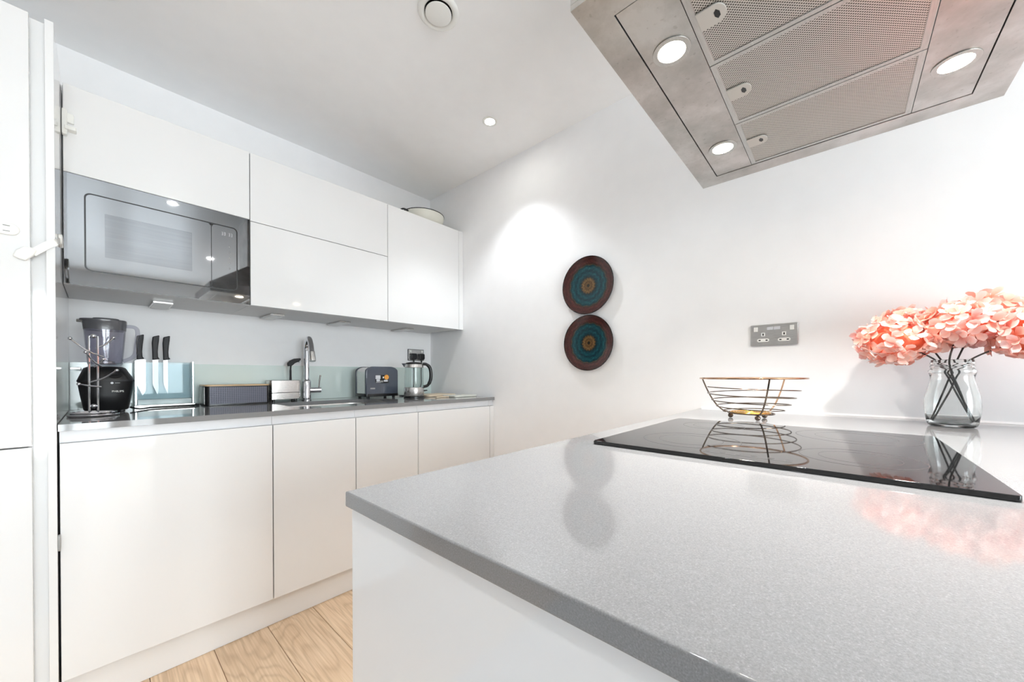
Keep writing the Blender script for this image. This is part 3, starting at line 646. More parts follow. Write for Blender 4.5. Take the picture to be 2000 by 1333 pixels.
t = double_socket('power_socket', (XW-0.0006, 0.207, 1.2235), 'brushed steel double power socket on the wall above the wire basket', 'X')
# local frame: x to the viewer's right, -y out of the wall
obj('faceplate', prism(B(), rrect(0.156, 0.0845, 0.003, 4), -0.006, 0.0, 'XZ'), 'steel_flat', t, bev=0.0015)
for s in (-1, 1):
    sx = s*0.0615
    obj('switch', prism(B(), rrect(0.0135, 0.018, 0.001, 3, sx-0.002*s, 0.024), -0.0085, -0.0058, 'XZ'), 'white_plastic', t, bev=0.0006)
    cx = -0.0345 if s < 0 else 0.0345
    i1 = obj('earth_insert', prism(B(), rrect(0.0135, 0.0145, 0.001, 3, cx, 0.0022), -0.0066, -0.0058, 'XZ'), 'white_plastic', t)
    obj('pin_hole', bx(cx-0.0022, cx+0.0022, -0.0069, -0.0066, -0.0022, 0.0062), 'black', i1, smooth=False)
    i2 = obj('live_insert', prism(B(), rrect(0.041, 0.0125, 0.006, 6, cx, -0.0212), -0.0066, -0.0058, 'XZ'), 'white_plastic', t)
    for hx in (-0.0118, 0.0118): obj('pin_hole', bx(cx+hx-0.0036, cx+hx+0.0036, -0.0069, -0.0066, -0.0233, -0.019), 'black', i2, smooth=False)
    obj('indicator', prism(B(), rrect(0.021, 0.0125, 0.001, 3, s*0.0112, 0.0255), -0.0075, -0.0058, 'XZ'), 'pale_print', t, bev=0.0006)
# back-wall socket with two plugs
SOX, SOZ = 1.6662, 1.2235
t = double_socket('power_socket', (SOX, YB-0.0006, SOZ), 'white double power socket with black border on the back wall above the kettle', 'Y')
obj('backing', prism(B(), rrect(0.146, 0.0885, 0.002, 3), -0.0035, 0.0, 'XZ'), 'black', t)
obj('faceplate', prism(B(), rrect(0.139, 0.082, 0.002, 3), -0.008, -0.0036, 'XZ'), 'steel', t, bev=0.001)
for s in (-1, 1): obj('switch', prism(B(), rrect(0.012, 0.016, 0.001, 3, s*0.052, 0.028), -0.0105, -0.0081, 'XZ'), 'white_plastic', t)
for k, cx in enumerate((-0.031, 0.0395)):
    X0 = SOX+cx; Y0 = YB-0.0094; Z0 = SOZ-0.014
    t = thing('mains_plug', (X0, Y0, Z0), 'black mains plug in the left of the back-wall socket' if k == 0 else 'black mains plug in the right of the back-wall socket, next to the corner', 'plug', 'plugs in the back-wall socket')
    sh = [(-0.024, 0.018), (-0.018, 0.025), (0.018, 0.025), (0.024, 0.018), (0.025, -0.012), (0.017, -0.025), (-0.017, -0.025), (-0.025, -0.012)]
    obj('plug_body', prism(B(), [(X0+a, Z0+c) for a, c in sh], Y0-0.024, Y0, 'XZ'), 'black', t, bev=0.004, seg=3)
    obj('strain_relief', tube(B(), [(X0, Y0-0.012, Z0-0.022), (X0, Y0-0.012, Z0-0.045)], [0.008, 0.005], 10), 'black', t)
    end = [(X0, Y0-0.012, Z0-0.045), (X0-0.004, Y0-0.014, Z0-0.12), (X0-0.01, Y0-0.02, Z0-0.22), (X0-0.03-0.04*k, Y0-0.05, CT+0.02), (X0-0.09, Y0-0.09, CT+0.0045), (1.44, 2.34+0.03*k, CT+0.0045)]
    obj('cable', tube(B(), smooth_path(end, 8), 0.0035, 8), 'black', t)

# ------------------------------------------------------------------ wire fruit basket
BX, BY = 1.462, 0.2305
t = thing('wire_basket', (BX, BY, CT), 'empty bronze wire fruit basket with ball feet behind the hob', 'basket')
zr, zb = 1.0505, 0.934
def bprof(f):                                # f=0 bottom, 1 rim -> radius, height
    return 0.066+(0.1515-0.066)*f**0.62, zb+(zr-zb)*f**1.25
obj('rim_wire', tube(B(), circle((BX, BY), 0.1515, 64, zr), 0.0028, 8, True), 'copper', t)
b = B(); pts = []; turns = 4.0; n = 240     # one spiral wire winds down the bowl
for i in range(n+1):
    f = 0.80-(0.80-0.06)*i/n; r, z = bprof(f); a = 2*PI*turns*i/n+2.2
    pts.append((BX+r*math.cos(a)*0.985, BY+r*math.sin(a)*0.985, z))
obj('spiral_wire', tube(b, pts, 0.0017, 6), 'dark_chrome', t)
for k, a in enumerate((math.radians(88), math.radians(207), math.radians(328))):
    pts = [(BX+bprof(f)[0]*math.cos(a), BY+bprof(f)[0]*math.sin(a), bprof(f)[1]) for f in [i/14 for i in range(14, -1, -1)]]
    pts += [(BX+0.05*math.cos(a), BY+0.05*math.sin(a), zb-0.003), (BX+0.03*math.cos(a), BY+0.03*math.sin(a), zb-0.0035)]
    rb = obj('rib', tube(B(), pts, 0.0024, 8), 'copper' if k == 2 else 'dark_chrome', t)
    fx, fy = BX+0.060*math.cos(a), BY+0.060*math.sin(a)
    b = B(); ball(b, (fx, fy, CT+0.0085), 0.0082); tube(b, [(fx, fy, CT+0.014), (fx, fy, zb)], 0.003, 8); obj('ball_foot', b, 'dark_chrome', rb)
    ft = fx
obj('base_ring', tube(B(), circle((BX, BY), 0.066, 48, zb), 0.0024, 8, True), 'dark_chrome', t)
b = B(); pts = []
for i in range(201):
    r = 0.061-0.057*i/200; a = 2*PI*7*i/200; pts.append((BX+r*math.cos(a), BY+r*math.sin(a), zb+0.002))
obj('base_coil', tube(b, pts, 0.0024, 6), 'gold', t)

# ------------------------------------------------------------------ glass jar with hydrangeas
JX, JY = 1.615, -0.231
t = thing('glass_jar', (JX, JY, CT), 'clear glass jar holding coral flowers on the peninsula worktop', 'jar')
outer = [(0.0, 0.0006), (0.040, 0.0006), (0.0455, 0.003), (0.0485, 0.010), (0.0525, 0.035), (0.0542, 0.06), (0.0525, 0.085), (0.0465, 0.112), (0.0425, 0.130), (0.0415, 0.140), (0.0445, 0.152), (0.0462, 0.158), (0.0435, 0.1615), (0.0408, 0.164), (0.0408, 0.168), (0.0425, 0.1695), (0.0425, 0.1715), (0.0408, 0.173), (0.0408, 0.177), (0.0425, 0.1785), (0.0425, 0.181), (0.0408, 0.183), (0.0405, 0.189)]
inner = [(0.0378, 0.1895), (0.0378, 0.165), (0.0395, 0.157), (0.0388, 0.14), (0.0398, 0.130), (0.0438, 0.112), (0.0498, 0.085), (0.0515, 0.06), (0.0498, 0.035), (0.045, 0.012), (0.038, 0.0085), (0.0, 0.0075)]
obj('jar_body', lathe(B(), [(max(r, 1e-4), CT+h) for r, h in outer+inner], (JX, JY, 0), 56, cap=False), 'glass', t, ang=80)

def floret_mesh(seed, R=0.027):
    rnd = random.Random(seed); b = B()
    for k in range(4):
        a0 = PI/2*k+rnd.uniform(-0.15, 0.15); curl = rnd.uniform(-0.25, 0.45); wid = rnd.uniform(0.62, 0.8); rows = []
        for i, (d, ww) in enumerate(((0.0, 0.12), (0.35, 0.62), (0.7, 1.0), (1.0, 0.62))):
            row = []
            for s in (-1, -0.5, 0.5, 1):
                u = d*R*(1.0 if abs(s) < 0.9 else 0.92); v = s*ww*wid*R*0.62
                z = R*(0.10*d+curl*d*d+0.12*abs(s)*ww+rnd.uniform(-0.05, 0.05))
                row.append(b.verts.new((u*math.cos(a0)-v*math.sin(a0), u*math.sin(a0)+v*math.cos(a0), z+0.0004*k)))
            rows.append(row)
        for p, q in zip(rows, rows[1:]):
            for j in range(3): b.faces.new((p[j], p[j+1], q[j+1], q[j]))
    me = bpy.data.meshes.new('floret'); b.to_mesh(me); b.free(); me.materials.append(M['petal'])
    me.polygons.foreach_set('use_smooth', [True]*len(me.polygons)); return me
florets = [floret_mesh(s) for s in range(6)]
heads = [  # centre, radius, flatten, label
    ((1.612, -0.118, 1.165), 0.094, 0.72, 'coral hydrangea bloom furthest from the hood side, leftmost in the jar, over the hob edge'),
    ((1.690, -0.150, 1.205), 0.090, 0.72, 'pale peach hydrangea bloom at the back left of the bouquet, nearest the socket'),
    ((1.610, -0.245, 1.200), 0.086, 0.70, 'coral hydrangea bloom at the front centre just above the jar mouth'),
    ((1.600, -0.372, 1.170), 0.094, 0.74, 'pink hydrangea bloom at the right of the bouquet, cut by the picture edge'),
    ((1.690, -0.300, 1.222), 0.094, 0.74, 'blush hydrangea bloom at the back right, highest of the bouquet'),
]
heads[0] = (heads[0][0], heads[0][1], heads[0][2], 'coral hydrangea bloom leftmost in the glass jar')
for k, (c, R, fl_, lab) in enumerate(heads):
    c = Vector(c); t = thing('hydrangea', (JX, JY, CT+0.012), lab, 'flower', 'hydrangeas in the glass jar'); o3 = Vector(t['_o'])
    d = Vector((c.x-JX, c.y-JY)); d = d.normalized() if d.length > 0.03 else Vector((-0.8, 0.6))
    sw = Vector((-d.y, d.x))*(0.010, -0.014, 0.014, -0.010, 0.015)[k]
    ft, nk = -d*0.037+sw*1.5, d*0.025+sw*0.6
    pth = [(JX+ft.x, JY+ft.y, CT+0.012), (JX+(ft.x+nk.x)/2, JY+(ft.y+nk.y)/2, CT+0.096), (JX+nk.x, JY+nk.y, CT+0.18), (c.x-(c.x-JX)*0.35, c.y-(c.y-JY)*0.35, c.z-0.03)]
    obj('stem', tube(B(), smooth_path(pth, 8), 0.0021, 8), 'stem', t)
    b = B(); lathe(b, [(max(1e-4, R*0.70*math.sin(PI*i/8)), -R*0.70*fl_*math.cos(PI*i/8)) for i in range(9)], c, 18)
    obj('bloom_core', b, 'petal_core', t)
    n = 62 if R > 0.085 else 44
    rnd = random.Random(100+k)
    for i in range(n):
        zz = 1-2*(i+0.5)/n; rr = math.sqrt(1-zz*zz); a = i*2.39996+rnd.uniform(-0.25, 0.25)
        nrm = Vector((rr*math.cos(a), rr*math.sin(a), zz/max(fl_, 0.1))).normalized()
        p = c+Vector((rr*math.cos(a)*R*0.86, rr*math.sin(a)*R*0.86, zz*R*fl_*0.86))*rnd.uniform(0.9, 1.08)
        nrm = (nrm+Vector((rnd.uniform(-.35, .35), rnd.uniform(-.35, .35), rnd.uniform(-.35, .35)))).normalized()
        q = nrm.to_track_quat('Z', 'Y') @ Quaternion((0, 0, 1), rnd.uniform(0, PI))
        o = bpy.data.objects.new('floret', florets[rnd.randrange(6)]); COL.objects.link(o); o.parent = t
        o.location = p-o3; o.rotation_mode = 'QUATERNION'; o.rotation_quaternion = q; s = rnd.uniform(0.85, 1.15); o.scale = (s, s, s)

# ------------------------------------------------------------------ things on the kitchen worktop
Z0 = CT+0.0006
# chrome mug tree
MX, MY = -0.0125, 2.085
t = thing('mug_tree', (MX, MY, Z0), 'chrome wire mug tree with ball-tipped arms in front of the blender', 'mug tree')
obj('base_ring', tube(B(), circle((MX, MY), 0.0625, 48, Z0+0.0045), 0.0042, 8, True), 'chrome', t)
obj('base_ring', tube(B(), circle((MX, MY), 0.055, 48, Z0+0.0125), 0.0034, 8, True), 'chrome', t)
obj('cross_wire', tube(B(), [(MX-0.054, MY, Z0+0.0125), (MX+0.054, MY, Z0+0.0125)], 0.003, 8), 'chrome', t)
for s in (-1, 1):
    obj('upright', tube(B(), [(MX+s*0.0108, MY, Z0+0.0125), (MX+s*0.0108, MY, 1.212)], 0.0034, 10), 'chrome', t)
obj('finial', ball(B(), (MX, MY, 1.212), 0.0085), 'chrome', t)
obj('lower_ball', ball(B(), (MX, MY, 0.9505), 0.0085), 'chrome', t)
for (x1, y1, z1, x0, zz) in ((-0.068, MY-0.02, 1.198, 0.012, 1.135), (-0.031, MY-0.055, 1.149, 0.008, 1.098), (0.012, MY+0.05, 1.128, -0.01, 1.098), (0.0395, MY+0.04, 1.212, -0.006, 1.168), (0.046, MY-0.035, 1.084, -0.02, 1.04), (-0.048, MY-0.04, 1.034, 0.006, 1.022)):
    b = B(); s = [(x0, MY, zz), (x0+(x1-x0)*0.5, MY+(y1-MY)*0.5, zz+(z1-zz)*0.35), (x1, y1, z1)]
    arm = obj('arm', tube(b, smooth_path(s, 6), 0.0029, 8), 'chrome', t)
    obj('arm_ball', ball(B(), (x1, y1, z1), 0.0058), 'chrome', arm)

# stand blender
KX, KY = 0.022, 2.285
t = thing('stand_blender', (KX, KY, Z0), 'black stand blender with smoky jug in the worktop corner', 'blender')
def superloop(w, d, p, n=36):
    o = []
    for i in range(n):
        a = 2*PI*i/n; c, s = math.cos(a), math.sin(a)
        o.append((w*math.copysign(abs(c)**p, c), d*math.copysign(abs(s)**p, s)))
    return o
def loft(bm, secs, c=(0, 0), caps=True):
    rings = []
    for (w, d, p, z, ox, oy) in secs: rings.append([bm.verts.new((c[0]+ox+x, c[1]+oy+y, z)) for x, y in superloop(w, d, p)])
    for a, b in zip(rings, rings[1:]): ring_faces(bm, a, b)
    if caps: bm.faces.new(rings[0][::-1]); bm.faces.new(rings[-1])
    return bm
obj('base', loft(B(), [(0.060, 0.066, 0.6, Z0+0.008, 0, 0), (0.064, 0.070, 0.6, Z0+0.012, 0, 0), (0.073, 0.078, 0.55, Z0+0.07, 0, 0), (0.080, 0.084, 0.5, Z0+0.125, 0, 0), (0.081, 0.085, 0.5, Z0+0.131, 0, 0), (0.060, 0.064, 0.65, Z0+0.18, -0.004, 0.012), (0.048, 0.05, 0.8, Z0+0.187, -0.004, 0.012)], (KX, KY)), 'black', t, ang=50)
for sx in (-1, 1):
    for sy in (-1, 1): obj('foot', lathe(B(), [(0.009, Z0), (0.0095, Z0+0.004), (0.009, Z0+0.0085)], (KX+sx*0.042, KY+sy*0.046, 0), 14), 'black_soft', t)
kn = obj('control_knob', lathe(B(), [(0.024, 0), (0.023, 0.010), (0.020, 0.012)], (0, 0, 0), 28), 'black', t, shift=False); kn.location = (0.022, -0.058, 0.148); kn.rotation_euler = (math.radians(38), 0, 0)
obj('accent_band', loft(B(), [(0.0812, 0.0852, 0.5, Z0+0.1255, 0, 0), (0.0818, 0.0858, 0.5, Z0+0.1285, 0, 0), (0.0812, 0.0852, 0.5, Z0+0.1305, 0, 0)], (KX, KY), False), 'black_soft', t)
text_mesh('brand_lettering', 'PHILIPS', 0.0108, 'white_plastic', t, (KX+0.030, KY-0.0832, 1.0), rot=(math.radians(86), 0, math.radians(8)), depth=0.0016)
em = obj('emblem', lathe(B(), [(0.0042, KY-0.0862), (0.0042, KY-0.080)], (KX+0.014, 0, 1.0345), 16, 'Y'), 'pale_print', t)
obj('emblem_bar', bx(KX+0.022, KX+0.036, KY-0.0842, KY-0.080, 1.0333, 1.0353), 'grey_plastic', t)
jz = Z0+0.188
b = B(); secs = []
for w, z in ((0.046, jz+0.002), (0.050, jz+0.01), (0.0555, jz+0.08), (0.0605, jz+0.155), (0.0625, jz+0.182)): secs.append((w, w, 0.72, z, -0.003, 0.012))
for w, z in ((0.0600, jz+0.182), (0.058, jz+0.155), (0.053, jz+0.08), (0.0475, jz+0.012), (0.03, jz+0.008)): secs.append((w, w, 0.72, z, -0.003, 0.012))
jug = obj('jug', loft(b, secs, (KX, KY)), 'smoke', t, ang=60)
hb = B(); hp = smooth_path([(KX+0.054, KY+0.008, jz+0.172), (KX+0.082, KY+0.004, jz+0.170), (KX+0.092, KY+0.002, jz+0.15), (KX+0.088, KY+0.002, jz+0.09), (KX+0.080, KY+0.004, jz+0.045), (KX+0.048, KY+0.010, jz+0.022)], 6)
obj('jug_handle', tube(hb, hp, 0.0075, 10), 'smoke', jug)
obj('lid', loft(B(), [(0.061, 0.061, 0.72, jz+0.150, -0.003, 0.012), (0.0640, 0.0640, 0.72, jz+0.1828, -0.003, 0.012), (0.068, 0.066, 0.75, jz+0.187, -0.007, 0.012), (0.067, 0.065, 0.75, jz+0.192, -0.007, 0.012), (0.040, 0.040, 0.9, jz+0.193, 0, 0.012), (0.038, 0.038, 0.9, jz+0.199, 0, 0.012)], (KX, KY)), mat('smoky_grey_plastic', (84, 84, 88), 0.2, var=0.05), t, ang=40)
obj('pour_spout', prism(B(), [(KX-0.063, KY-0.012), (KX-0.082, KY+0.012), (KX-0.063, KY+0.036), (KX-0.05, KY+0.012)], jz+0.178, jz+0.190), 'steel', t, bev=0.002)
obj('blade_hub', lathe(B(), [(0.03, jz+0.0095), (0.028, jz+0.02), (0.008, jz+0.026), (0.006, jz+0.036)], (KX-0.003, KY+0.012, 0), 20), 'steel', jug)
obj('side_lug', prism(B(), [(KX-0.068, KY-0.05), (KX-0.097, KY-0.052), (KX-0.09, KY-0.036), (KX-0.068, KY-0.03)], 1.088, 1.098), 'steel', t, bev=0.002)
cab = [(KX+0.07, KY+0.02, Z0+0.012), (KX+0.098, KY-0.01, Z0+0.0045), (0.16, 2.345, Z0+0.0045), (0.24, 2.36, Z0+0.0045), (0.31, 2.375, Z0+0.0045), (0.335, 2.42, Z0+0.0045), (0.335, 2.485, Z0+0.0045)]
obj('power_cable', tube(B(), smooth_path(cab, 8), 0.0036, 8), 'black', t)

# knife block and knives
NX0, NX1, NY0, NY1 = 0.1085, 0.3167, 2.395, 2.475
t = thing('knife_block', ((NX0+NX1)/2, 2.435, Z0), 'clear acrylic knife block on the worktop beside the blender', 'knife block')
obj('front_plate', bx(NX0, NX1, NY0, NY0+0.006, Z0+0.014, 1.128), 'acrylic', t, bev=0.0008)
obj('back_plate', bx(NX0, NX1, NY1-0.006, NY1, Z0+0.014, 1.128), 'frost', t, bev=0.0008)
obj('base_plate', bx(NX0-0.001, NX1+0.001, NY0-0.004, NY1+0.004, Z0, Z0+0.0135), 'steel', t, bev=0.001)
obj('reflection_slab', bx(NX0+0.010, NX1-0.010, NY0+0.0075, NY1-0.0065, Z0+0.014, Z0+0.038), 'white_plastic', t, bev=0.001)  # white slab standing in for a bright reflection across the acrylic
for xx in (NX0+0.001, NX1-0.008): obj('end_post', bx(xx, xx+0.007, NY0+0.0065, NY1-0.0065, Z0+0.014, 1.133), 'steel', t, bev=0.0008)
obj('divider', bx(NX0+0.012, NX1-0.012, NY0+0.028, NY0+0.031, Z0+0.0385, 1.12), 'acrylic', t)
for k, (kx, w, bl, lab) in enumerate(((0.129, 0.030, 0.168, 'black handled kitchen knife with the widest blade, next to the blender jug'), (0.181, 0.020, 0.166, 'black handled kitchen knife in the middle of the knife block'), (0.218, 0.016, 0.164, 'black handled kitchen knife on the right of the three in the knife block'))):
    ky = NY0+0.018; t = thing('kitchen_knife', (kx, ky, 1.128-bl+0.01), lab, 'knife', 'knives in the acrylic block')
    hl = [(-0.0125, 0.0), (0.0135, 0.006), (0.0065, 0.014), (0.0055, 0.04), (0.0075, 0.07), (0.0105, 0.098), (0.0118, 0.1185), (-0.0118, 0.110), (-0.0145, 0.08), (-0.0135, 0.045)]
    obj('handle', prism(B(), [(kx+a, 1.137+c) for a, c in hl], ky-0.008, ky+0.008, 'XZ'), 'black_soft', t, bev=0.004, seg=3)
    obj('blade', prism(B(), [(kx-0.0125, 1.139), (kx-0.0125, 1.139-bl*0.7), (kx+w*0.2, 1.139-bl), (kx-0.0125+w, 1.139-bl*0.85), (kx-0.0125+w, 1.139)], ky-0.0009, ky+0.0009, 'XZ'), 'blade', t)

# bread bin
t = thing('bread_bin', (0.481, 2.39, Z0), 'low charcoal dimpled bread bin with a bamboo lid', 'bread bin')
obj('body', prism(B(), rrect(0.272, 0.165, 0.02, 6, 0.481, 2.392), Z0, 1.0105), 'black', t, bev=0.001)
obj('front_sheet', bx(0.362, 0.603, 2.3088, 2.3096, Z0+0.008, 1.006), 'binmesh', t)
obj('side_sheet', bx(0.3438, 0.3446, 2.326, 2.458, Z0+0.008, 1.006), 'steel_flat', t)
obj('lid', prism(B(), rrect(0.274, 0.167, 0.02, 6, 0.481, 2.392), 1.0109, 1.0175), 'bamboo', t, bev=0.001)

# steel sink caddy with washing-up brush
CX0, CX1, CY0, CY1 = 0.639, 0.800, 2.39, 2.47
t = thing('sink_caddy', (0.717, 2.43, Z0), 'brushed steel sink caddy standing left of the tap', 'caddy')
o_ = rrect(CX1-CX0, CY1-CY0, 0.016, 6, 0.7195, 2.43); i_ = rrect(CX1-CX0-0.006, CY1-CY0-0.006, 0.013, 6, 0.7195, 2.43)
obj('shell', frame_prism(B(), o_, i_, Z0+0.052, 1.035), 'steel', t)
obj('lower_tray', prism(B(), rrect(CX1-CX0, CY1-CY0, 0.016, 6, 0.7195, 2.43), Z0+0.012, Z0+0.0495), 'steel', t, bev=0.001)
obj('tray_gap', prism(B(), rrect(CX1-CX0-0.006, CY1-CY0-0.006, 0.013, 6, 0.7195, 2.43), Z0+0.0496, Z0+0.0519), 'black', t)
obj('top_rim', tube(B(), [(p[0], p[1], 1.0355) for p in o_], 0.0016, 6, True), 'grey_plastic', t)
for sx in (0.66, 0.774):
    for sy in (2.405, 2.455): obj('foot', lathe(B(), [(0.008, Z0), (0.008, Z0+0.0118)], (sx, sy, 0), 12), 'black', t)
t = thing('dish_brush', (0.757, 2.435, Z0+0.053), 'black washing-up brush standing in the steel caddy', 'brush')
obj('handle', tube(B(), smooth_path([(0.757, 2.435, Z0+0.054), (0.757, 2.435, 1.06), (0.7565, 2.433, 1.10), (0.758, 2.43, 1.128)], 6), [0.006]*6+[0.0055]*6+[0.0045]*6+[0.005], 10), 'black_soft', t)
hd = B(); loftp = [(0.742, 1.118), (0.739, 1.135), (0.752, 1.152), (0.775, 1.164), (0.808, 1.168), (0.81, 1.158), (0.80, 1.148), (0.778, 1.138), (0.762, 1.122)]
obj('head', prism(hd, loftp, 2.418, 2.444, 'XZ'), 'black_soft', t, bev=0.004)
obj('bristles', prism(B(), [(0.797, 1.149), (0.809, 1.158), (0.814, 1.150), (0.803, 1.143)], 2.42, 2.442, 'XZ'), 'pale_print', t)

# mixer tap
TX, TY = 0.838, 2.415
t = thing('mixer_tap', (TX, TY, Z0), 'polished chrome mixer tap with hooked spout behind the sink', 'tap')
obj('base_body', lathe(B(), [(0.0265, Z0), (0.0265, Z0+0.004), (0.0245, Z0+0.006), (0.0245, 1.026), (0.021, 1.036), (0.0158, 1.040)], (TX, TY, 0), 28), 'chrome', t)
sp = [(TX, TY, 1.038), (TX, TY, 1.15), (TX, TY, 1.215), (TX-0.002, TY-0.012, 1.252), (TX-0.007, TY-0.045, 1.280), (TX-0.013, TY-0.085, 1.276), (TX-0.018, TY-0.118, 1.245), (TX-0.021, TY-0.14, 1.20)]
obj('spout', tube(B(), smooth_path(sp, 8), 0.0148, 18), 'chrome', t)
obj('spray_head', tube(B(), [(TX-0.021, TY-0.1405, 1.199), (TX-0.023, TY-0.158, 1.152), (TX-0.0232, TY-0.16, 1.146)], [0.0162, 0.0175, 0.0165], 18), 'steel', t)
obj('valve_body', tube(B(), [(TX+0.018, TY-0.006, 0.976), (TX+0.06, TY-0.018, 0.976), (TX+0.074, TY-0.022, 0.976)], 0.0165, 20), 'chrome', t)
obj('lever', tube(B(), [(TX+0.063, TY-0.019, 0.990), (TX+0.066, TY-0.021, 1.03), (TX+0.07, TY-0.025, 1.066)], [0.0045, 0.004, 0.005], 10), 'chrome', t)

# toaster
UX, UY, UW, UH = 1.2415, 2.325, 0.118, 0.0
t = thing('toaster', (UX, UY, Z0), 'slate grey and steel toaster with a colourful sticker on its side', 'toaster')
zA, zB = Z0+0.018, 1.1215
def arch(w, za, zb, r, n=8):
    o = [(UX+w, za), (UX+w*1.0, zb-r)]
    for i in range(1, n+1):
        a = PI/2*i/n; o.append((UX+w-r+r*math.cos(a), zb-r*0.62+ (r*0.62)*math.sin(a)))
    L_ = [(2*UX-x, z) for x, z in o[::-1]]
    return o+L_
obj('steel_body', prism(B(), arch(0.109, zA+0.012, zB-0.004, 0.05), UY-0.055, UY+0.06, 'XZ'), 'steel', t, bev=0.002, ang=30)
fp = obj('side_panel', prism(B(), arch(0.114, zA+0.004, zB, 0.055), UY-0.075, UY-0.0552, 'XZ'), 'slate', t, bev=0.006, seg=3)
obj('side_panel', prism(B(), arch(0.114, zA+0.004, zB, 0.055), UY+0.0602, UY+0.075, 'XZ'), 'slate', t, bev=0.006, seg=3)
obj('base_plate', prism(B(), rrect(0.236, 0.155, 0.015, 5, UX, UY), zA-0.006, zA+0.0115), 'black', t, bev=0.002)
for sx in (-0.09, 0.09):
    for sy in (-0.055, 0.055): obj('foot', lathe(B(), [(0.009, Z0), (0.010, Z0+0.0115)], (UX+sx, UY+sy, 0), 14), 'black_soft', t)
for sy in (-0.02, 0.024): obj('bread_slot', bx(UX-0.068, UX+0.068, UY+sy-0.013, UY+sy+0.013, zB-0.0045, zB-0.0032), 'black', t, smooth=False)
yf = UY-0.0752
st = obj('sticker', prism(B(), rrect(0.094, 0.054, 0.003, 3, UX-0.003, 1.04), yf-0.0006, yf+0.001, 'XZ'), 'black', t)
for (a, c, d, e, m_) in ((-0.046, -0.012, 0.0, 0.024, 'pale_print'), (-0.040, -0.016, -0.016, -0.001, 'pale_print'), (-0.014, 0.008, -0.022, -0.01, 'grey_plastic'), (0.012, 0.040, -0.018, -0.006, 'pale_print'), (-0.044, -0.008, -0.024, -0.019, 'pale_print'), (0.004, 0.012, 0.004, 0.016, 'white_plastic')):
    obj('sticker_print', prism(B(), rr2(UX-0.003+a, UX-0.003+c, 1.04+d, 1.04+e, 0.003), yf-0.0012, yf-0.0005, 'XZ'), m_, st, smooth=False)
obj('sticker_toast', lathe(B(), [(0.0165, yf-0.0014), (0.0165, yf-0.0005)], (UX+0.028, 0, 1.052), 20, 'Y'), 'orange_print', st, smooth=False)
obj('maker_mark', prism(B(), rr2(UX-0.084, UX-0.052, 0.975, 0.984, 0.001), yf-0.0004, yf+0.001, 'XZ'), 'grey_plastic', t, smooth=False)
lv = obj('lever', bx(UX+0.110, UX+0.126, UY-0.012, UY+0.012, 0.982, 0.992), 'black', t, bev=0.002)

# glass kettle
EX, EY, er = 1.392, 2.115, 0.0615
t = thing('glass_kettle', (EX, EY, Z0), 'glass kettle with steel bands and black handle on its base', 'kettle')
obj('power_base', lathe(B(), [(0.066, Z0), (0.0665, Z0+0.005), (0.066, Z0+0.009), (0.060, Z0+0.0125)], (EX, EY, 0), 40), 'black', t)
obj('steel_base', lathe(B(), [(er+0.001, Z0+0.013), (er+0.003, Z0+0.016), (er+0.002, Z0+0.066), (er, Z0+0.070)], (EX, EY, 0), 40), 'steel', t)
gb = obj('glass_body', lathe(B(), [(er-0.0005, Z0+0.0705), (er+0.0005, Z0+0.1), (er, Z0+0.15), (er-0.003, Z0+0.199)], (EX, EY, 0), 40, cap=False), 'kettle_glass', t, ang=60)
obj('steel_collar', lathe(B(), [(er-0.002, Z0+0.1995), (er+0.0005, Z0+0.201), (er-0.004, Z0+0.221), (er-0.008, Z0+0.223)], (EX, EY, 0), 40), 'steel', t)
obj('lid', lathe(B(), [(er-0.0075, Z0+0.2235), (er-0.007, Z0+0.228), (er-0.013, Z0+0.233), (0.02, Z0+0.2365), (0.0001, Z0+0.237)], (EX, EY, 0), 36), 'black', t, ang=50)
sv = Vector((-0.80, 0.60, 0)); sd = Vector((0.6, 0.8, 0))
b = B(); c0 = Vector((EX, EY, 0)); sq = [c0+sv*(er-0.016)+sd*0.024, c0+sv*(er+0.020), c0+sv*(er-0.016)-sd*0.024]
A_ = [b.verts.new((p.x, p.y, Z0+0.203)) for p in (sq[0], c0+sv*(er+0.003), sq[2])]; B_ = [b.verts.new((p.x, p.y, Z0+0.2285)) for p in sq]
ring_faces(b, A_, B_); b.faces.new(A_[::-1]); b.faces.new(B_); obj('spout', b, 'steel', t, bev=0.002)
hv = Vector((0.84, -0.54, 0)); b = B()
hp = [c0+hv*d+Vector((0, 0, Z0+z)) for d, z in ((er-0.006, 0.224), (er+0.018, 0.222), (er+0.040, 0.2), (er+0.048, 0.16), (er+0.044, 0.115), (er+0.026, 0.082), (er-0.001, 0.073))]
obj('handle', tube(b, smooth_path(hp, 7), [0.0100]*10+[0.0115]*23+[0.0095]*10, 12), 'black', t)
obj('switch', tube(B(), [tuple(c0+hv*(er-0.001)+Vector((0, 0, Z0+0.046))), tuple(c0+hv*(er+0.024)+Vector((0, 0, Z0+0.049)))], [0.005, 0.003], 8), 'black', t)
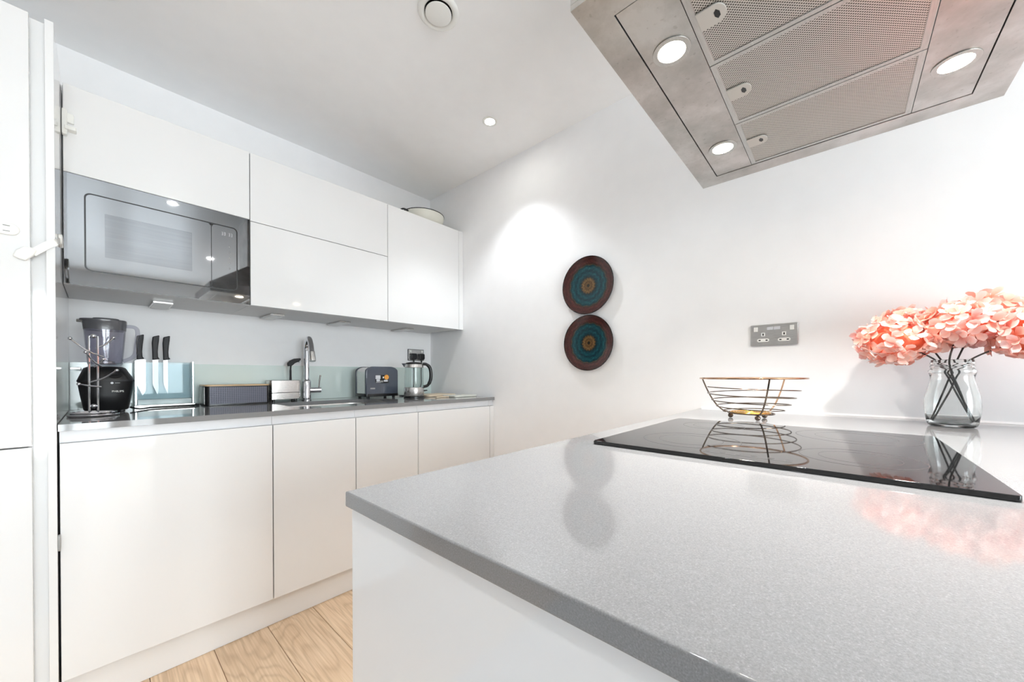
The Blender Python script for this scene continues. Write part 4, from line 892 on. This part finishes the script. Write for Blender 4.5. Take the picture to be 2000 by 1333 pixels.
obj('water_gauge', tube(B(), [(EX+0.028, EY+0.046, Z0+0.085), (EX+0.028, EY+0.046, Z0+0.185)], 0.004, 8), 'grey_plastic', gb)

# boards at the wall end of the worktop
t = tag(obj('chopping_board', prism(B(), rrect(0.26, 0.20, 0.03, 6, 1.615, 2.20), Z0, Z0+0.014), 'boardwood', bev=0.003), 'beige wooden chopping board lying flat beside the kettle', 'board')
recentre(t, (1.615, 2.20, Z0))
t = tag(obj('stone_board', prism(B(), rrect(0.20, 0.15, 0.018, 6, 1.690, 2.005), Z0, Z0+0.011), 'paleboard', bev=0.0025), 'pale stone serving board at the wall end of the worktop', 'board')
recentre(t, (1.690, 2.005, Z0))
t = tag(obj('wooden_spatula', prism(B(), [(1.465, 1.985), (1.47, 1.972), (1.52, 1.985), (1.565, 1.97), (1.58, 1.985), (1.575, 2.01), (1.55, 2.02), (1.515, 2.0)], Z0, Z0+0.008), 'boardwood', bev=0.002), 'small wooden spatula lying between the kettle and the pale stone board', 'spatula')
recentre(t, (1.52, 1.995, Z0))

# cream pan stored on top of the wall cabinet
PX, PY, pz = 1.60, 2.31, zut+0.0006
t = thing('cream_pan', (PX, PY, pz), 'cream enamel pan with black rim on top of the wall cabinets', 'pan')
obj('pan_body', lathe(B(), [(0.075, pz), (0.10, pz+0.006), (0.135, pz+0.035), (0.15, pz+0.075), (0.1535, pz+0.105), (0.150, pz+0.105), (0.146, pz+0.075), (0.13, pz+0.038), (0.09, pz+0.01), (0.0001, pz+0.008)], (PX, PY, 0), 48), 'cream', t, ang=60)
obj('rim', tube(B(), circle((PX, PY), 0.1525, 56, pz+0.107), 0.0032, 8, True), 'black', t)
for s in (-1, 1):
    a = [(PX+s*0.146, PY-0.035*s, pz+0.095), (PX+s*0.176, PY-0.03*s, pz+0.1), (PX+s*0.182, PY, pz+0.102), (PX+s*0.176, PY+0.03*s, pz+0.1), (PX+s*0.146, PY+0.035*s, pz+0.095)]
    if s < 0: obj('lug_handle', tube(B(), smooth_path(a, 6), 0.006, 8), 'black', t)

for o in list(bpy.data.objects):
    if '_o' in o: del o['_o']
